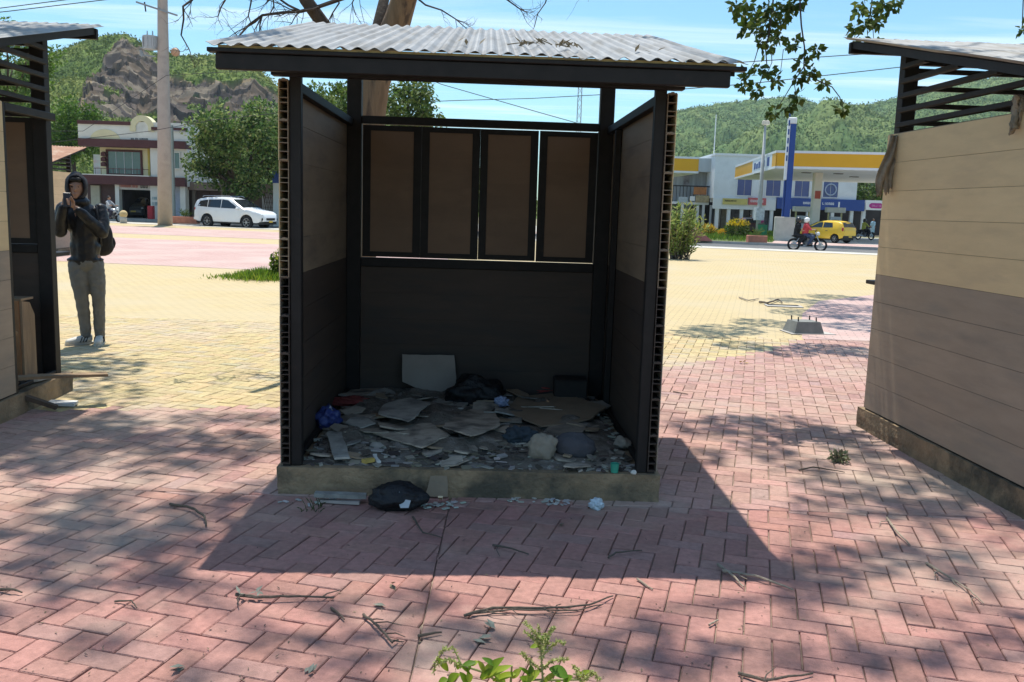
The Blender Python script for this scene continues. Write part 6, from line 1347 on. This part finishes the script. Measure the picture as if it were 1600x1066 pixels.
def wire(px, Y, r_, dep=2, twn=5, L_=.35):
    P = [A(x, y, Y + U(-.1, .1)) for x, y in px]; k = len(P); tw.tube(P, [r_*(1 - .7*i/k) for i in range(k)], 6)
    for j in range(twn): i = random.randrange(1, k); grow(P[i], ((P[i]-P[i-1]).normalized() + rv()*.9 + Vector((0, 0, -.3))).normalized(), L_*U(.5, 1.1), r_*.35, dep)
wire([(540, -4), (500, 10), (470, 18), (440, 20), (410, 24), (390, 38), (372, 58)], 8.9, .022, 2, 9, .4)
wire([(470, 18), (450, 8), (430, -6), (400, -25)], 8.9, .014, 2, 3)
wire([(310, -30), (300, 0), (286, 10), (287, 30), (283, 55), (295, 76)], 8.6, .013, 2, 5, .25); wire([(360, -20), (352, 0), (345, 12), (341, 25)], 8.8, .010, 2, 4, .3); wire([(395, -20), (392, 5), (388, 25), (392, 36)], 8.8, .009, 2, 4, .25); wire([(425, -20), (428, 10), (420, 25)], 8.9, .009, 2, 4, .25)
wire([(640, -12), (665, 8), (690, 16), (712, 30), (728, 44)], 9.2, .011, 2, 6, .25); wire([(760, -15), (790, -2), (812, 14), (820, 18)], 9.0, .010, 2, 5, .25); wire([(860, -20), (852, 5), (840, 22), (835, 42)], 9.0, .008, 1, 3, .18); wire([(520, -20), (530, 5), (520, 20), (512, 35)], 9.0, .010, 2, 4, .3); wire([(560, -15), (550, 5), (556, 24)], 9.0, .008, 2, 4, .25)
for ex, ey, ez in ((-2.5, 9.5, 7.4), (2.0, 7.5, 7.4)):   # high bare limbs out of frame
    e = Vector((ex, ey, ez)); s = A(600, -60, 10.) ; m_ = s.lerp(e, .5) + Vector((0, 0, .5)); LBR.tube([s, s.lerp(m_, .5) + rv()*.3, m_, m_.lerp(e, .4) + rv()*.35, m_.lerp(e, .75) + rv()*.3, e], [.02, .017, .014, .012, .010, .007], 7)
    for k in range(16): grow(m_.lerp(e, U(0, 1)), (rv() + (e-s).normalized()*.6).normalized(), U(.8, 1.8), .013, 2)
tk.build('trunk', m_bark, BT, smooth=True); LBR.build('limbs', m_barkd, BT, smooth=True); tw.build('twigs', mat('twig_dark', (.06, .045, .035), .9, .2, 20), BT)

# leafy trees whose high crowns shade the paving; trunks stand beside the frame
SH = [(40,700,.36),(110,690,.36),(190,682,.3),(270,690,.3),(345,690,.26),(60,728,.2),(250,728,.18),(340,718,.2),(180,658,.24),(130,668,.3),(400,655,.16),(310,655,.16),(15,680,.3),(120,722,.16),
      (200,815,.27),(105,795,.2),(300,792,.18),(130,850,.2),(205,862,.15),(60,865,.18),(20,900,.14),(95,910,.15),(30,955,.11),(365,800,.14),(250,905,.10),(405,790,.14),(350,842,.13),(400,765,.13),(270,840,.15),(160,780,.16),(40,830,.16),(430,700,.12),
      (150,1010,.09),(520,948,.09),(600,1000,.13),(645,940,.09),(700,1000,.14),(500,1022,.11),(560,1050,.10),(780,1012,.12),(1000,1010,.15),(930,1030,.15),(1080,1040,.15),(850,990,.09),(1150,1012,.09),(1050,982,.09),(400,1000,.08),(330,1050,.08),(1240,1030,.08),
      (1335,880,.2),(1275,900,.18),(1235,872,.14),(1400,862,.13),(1480,880,.13),(1520,905,.11),(1300,925,.11),(1500,1032,.13),(1420,1042,.13),(1580,1012,.11),(1350,1030,.09),(1560,960,.09),(1440,960,.08),
      (1100,670,.24),(1160,665,.28),(1230,665,.28),(1300,680,.24),(1340,700,.2),(1190,700,.19),(1250,725,.19),(1310,762,.19),(1390,722,.2),(1420,752,.21),(1480,772,.2),(1360,792,.18),(1460,802,.16),(1530,802,.14),(1090,712,.19),(1275,792,.13),(1420,790,.13),(1560,780,.16),
      (1130,515,.5),(1200,505,.5),(1270,490,.6),(1330,482,.7),(1345,512,.5),(1290,545,.4),(1340,550,.4),(1230,550,.32),(1160,540,.32),(1100,522,.4),(1250,470,.5),(1310,465,.6),(1370,500,.6)]
OG = [(.05, .09, .02), (.075, .12, .022), (.10, .155, .03), (.06, .11, .02)]
def wig(P, a=.22):
    out = []
    for p, q in zip(P, P[1:]):
        for k in range(3): out.append(p.lerp(q, k/3) + (rv()*a if out else Vector()))
    return out + [P[-1]]
def shade_tree(label, base, sel, fork, seed):
    T = thing('shade_tree', label, 'tree', base); o_ = Vector(base); tb, lm, cr_ = MB(), MB(), MB(); fk = Vector(fork) - o_
    tb.tube([(0, 0, 0), (fk.x*.15, fk.y*.15, 2.2), (fk.x*.5, fk.y*.5, fk.z*.75), fk], [.26, .21, .19, .16], 14)
    cl = []
    for (x, y, r_) in SH:
        p = G(x, y)
        if not sel(p): continue
        if y > 850: r_ *= .80
        if y < 640: z = U(7.0, 9.0)
        else: z = U(9.5, 12.5)
        c = p + SUNV*(z/SUNV.z) - o_; cl.append((c, r_))
    hubs = {}
    for c, r_ in cl: hubs.setdefault((round(c.x/2.6), round(c.y/2.6)), []).append((c, r_))
    for L_ in hubs.values():
        h = sum((c for c, _ in L_), Vector())/len(L_) + Vector((0, 0, .35)); m_ = fk.lerp(h, .5) + Vector((U(-.3, .3), U(-.3, .3), .5)); lm.tube(wig([fk, m_, h]), [.05, .036, .028, .022, .018, .014, .010], 7)
        for c, r_ in L_:
            lm.tube([h, h.lerp(c, .6) + rv()*.12, c], [.018, .012, .006], 5)
            clump(cr_, c, r_*1.12, int((58 if c.y + o_.y > 6.8 else 40)*(r_/.2)**2) + 10, OG, .125, .075, .8)
    for k in range(26):                    # the rest of the crown, high over the trunk
        d = rv(); c = fk + Vector((d.x*2.2, abs(d.y)*1.8, 1.6 + abs(d.z)*2.2)); lm.tube([fk, fk.lerp(c, .6), c], [.05, .03, .012], 5); clump(cr_, c, U(.5, .8), 150, OG, .14, .085)
    return T, tb, lm, cr_
T1, tb, lm, cr_ = shade_tree('leafy tree whose twigs hang into the sky above right of kiosk', (7.4, 10.6, 0), lambda p: p.x > -.3, (6.2, 10.2, 6.4), 1)
o_ = Vector((7.4, 10.6, 0)); YH = 7.2
HC = [(1150,8),(1168,4),(1158,22),(1176,20),(1185,30),(1162,44),(1172,34),(1200,10),(1212,16),(1228,6),(1240,10),(1252,3),(1200,36),(1190,50),(1206,58),(1220,36),(1218,58),(1190,66),(1203,72),(1240,68),(1276,78),(1262,86),(1252,100),(1268,112),(1286,130),(1165,120),(1184,106),(1200,112),(1212,126),(1163,132),(1184,142),(1250,122),(1246,150),(1231,166),(1208,174),(1316,170),(1342,18),(1350,6),(1360,28),(1380,8),(1390,16),(1334,44),(1370,34),(1335,64),(1365,64),(1352,38),(1597,46),(1375,20),(1226,24),(1208,30),(1194,22),(1180,44),(1400,4),(1232,14)]
for x, y in HC:
    c = at(x, y, YH + U(-.22, .22)) - o_
    for k in range(20):
        d = rv(); cr_.cur = jit(random.choice([(.05, .085, .014), (.07, .11, .018), (.13, .165, .03)]), .2); cr_.leaf(c + d*U(.0, .045), (d + rv()*.4 + Vector((0, 0, -.5))).normalized(), rv(), U(.044, .074), U(.032, .048))
for P, r_ in (([(1262, -120), (1250, -40), (1250, 10), (1252, 40), (1257, 75), (1256, 105), (1262, 118), (1286, 130), (1300, 136), (1312, 152), (1317, 168)], .008), ([(1256, 105), (1240, 128), (1224, 155), (1212, 172)], .005), ([(1252, 75), (1236, 70), (1224, 78), (1220, 110), (1212, 125)], .004), ([(1240, 124), (1244, 150)], .004), ([(1200, -90), (1210, -20), (1205, 30), (1200, 60), (1196, 76), (1198, 100), (1184, 140)], .008), ([(1205, 30), (1180, 40), (1165, 20), (1155, 5)], .005), ([(1205, 70), (1206, 98), (1200, 112)], .004), ([(1184, 78), (1178, 98), (1165, 120)], .004),
              ([(1370, -100), (1365, -20), (1360, 20), (1352, 45), (1335, 62)], .007), ([(1360, 20), (1364, 45), (1365, 62)], .004), ([(1360, 5), (1380, 8), (1390, 15)], .004), ([(1600, -30), (1598, 20), (1597, 44)], .005)):
    lm.tube([at(x, y, YH) - o_ for x, y in P], [r_*(1 - .6*i/len(P)) for i in range(len(P))], 5)
for px in (1262, 1200, 1370, 1600):
    s = at(px, -100, YH) - o_; fk = Vector((6.2, 10.2, 6.4)) - o_; lm.tube([s - Vector((0, 0, .05)), s.lerp(fk, .35) + Vector((0, 0, .9)), fk], [.012, .03, .06], 6)
tb.build('trunk', m_bark, T1, smooth=True); lm.build('limbs', m_barkd, T1); cr_.build('crown', m_leaf, T1, colors=True)
T2, tb, lm, cr_ = shade_tree('leafy tree beside the left kiosk shading the paving at left', (-7.6, 9.6, 0), lambda p: p.x <= -.3, (-6.2, 9.4, 6.2), 2)
tb.build('trunk', m_bark, T2, smooth=True); lm.build('limbs', m_barkd, T2); cr_.build('crown', m_leaf, T2, colors=True)
# leaves and twigs on the roof of the central kiosk
for x, y, lab in ((828, 80, 'dry twig bunch on the middle of central kiosk roof'), (893, 82, 'dark dry leaf on the roof edge right of the twig bunch'), (1012, 76, 'dark speck of dry leaf high on the right of the roof'), (735, 78, 'small dry leaf on the left half of kiosk roof')):
    mb = MB(); u_, v_ = inv(S0, at(x, y, 4.75)); p = kp(S0, u_, .10, zr(.10) + .034)
    for k in range(8 if 'bunch' in lab else 3): mb.leaf(p + Vector((U(-.07, .07), U(-.03, .08), .0)), Vector((U(-1, 1), U(-1, 1), .4)).normalized(), (0, 0, 1), U(.04, .08), .02)
    if 'bunch' in lab:
        for q in range(5): e = p + Vector((U(-.08, .08), U(-.04, .10), .004)); mb.tube([e, e + Vector((U(-.05, .05), U(-.05, .05), .02)), e + Vector((U(-.08, .08), U(-.07, .07), .008))], .003, 5)
    tag(mb.build('roof_litter', m_dry), lab, 'leaf')

# ------------------------------------------------------------------ overhead cables
m_cab = mat('cable', (.03, .03, .035), .7, 0)
def cable(px, Y, lab, r_=.016):
    P = [at(x, y, Y) for x, y in px]; F = []
    for a, b in zip(P, P[1:]):
        for k in range(5): F.append(a.lerp(b, k/5))
    F.append(P[-1]); tag(MB().tube(F, r_, 5).build('power_cable', m_cab), lab, 'cable', 'overhead cables')
cable([(1060, 104), (1165, 97), (1330, 86), (1480, 77), (1700, 62)], 34, 'upper power cable crossing the sky above the right kiosk'); cable([(1060, 140), (1170, 131), (1345, 112), (1560, 88), (1700, 74)], 34, 'lower power cable crossing the sky behind the right kiosk')
cable([(-60, 22), (0, 13), (110, -1), (200, -12)], 40, 'upper power cable in the sky at top left', .02); cable([(-60, 26), (20, 17), (180, -2)], 40, 'lower power cable in the sky at top left', .02)
cable([(640, 112), (690, 132), (850, 178), (900, 192)], 50, 'sloping cable seen through the gap under kiosk roof', .02); cable([(640, 160), (720, 157), (830, 154), (960, 147)], 50, 'level cable seen through the gap under kiosk roof', .02)
cable([(-100, 238), (60, 225), (235, 205), (330, 188), (440, 176)], 51.8, 'cable before the white building left of the pole', .016); cable([(-60, 205), (130, 205), (260, 118), (440, 108)], 52, 'cable sagging from transformer towards the left', .014)

# ------------------------------------------------------------------ the air
hz = MB(); hz.box(-900, 1500, -6, 1300, -1.5, 175); ho = hz.build('haze', bpy.data.materials.new('haze_air')); hm = ho.data.materials[0]; hm.use_nodes = True
ht = hm.node_tree; ht.nodes.clear(); pv = ht.nodes.new('ShaderNodeVolumePrincipled'); pv.inputs['Color'].default_value = (.80, .90, 1, 1); pv.inputs['Density'].default_value = .00012; pv.inputs['Anisotropy'].default_value = .3
hout = ht.nodes.new('ShaderNodeOutputMaterial'); ht.links.new(pv.outputs[0], hout.inputs['Volume']); ho['kind'] = 'stuff'
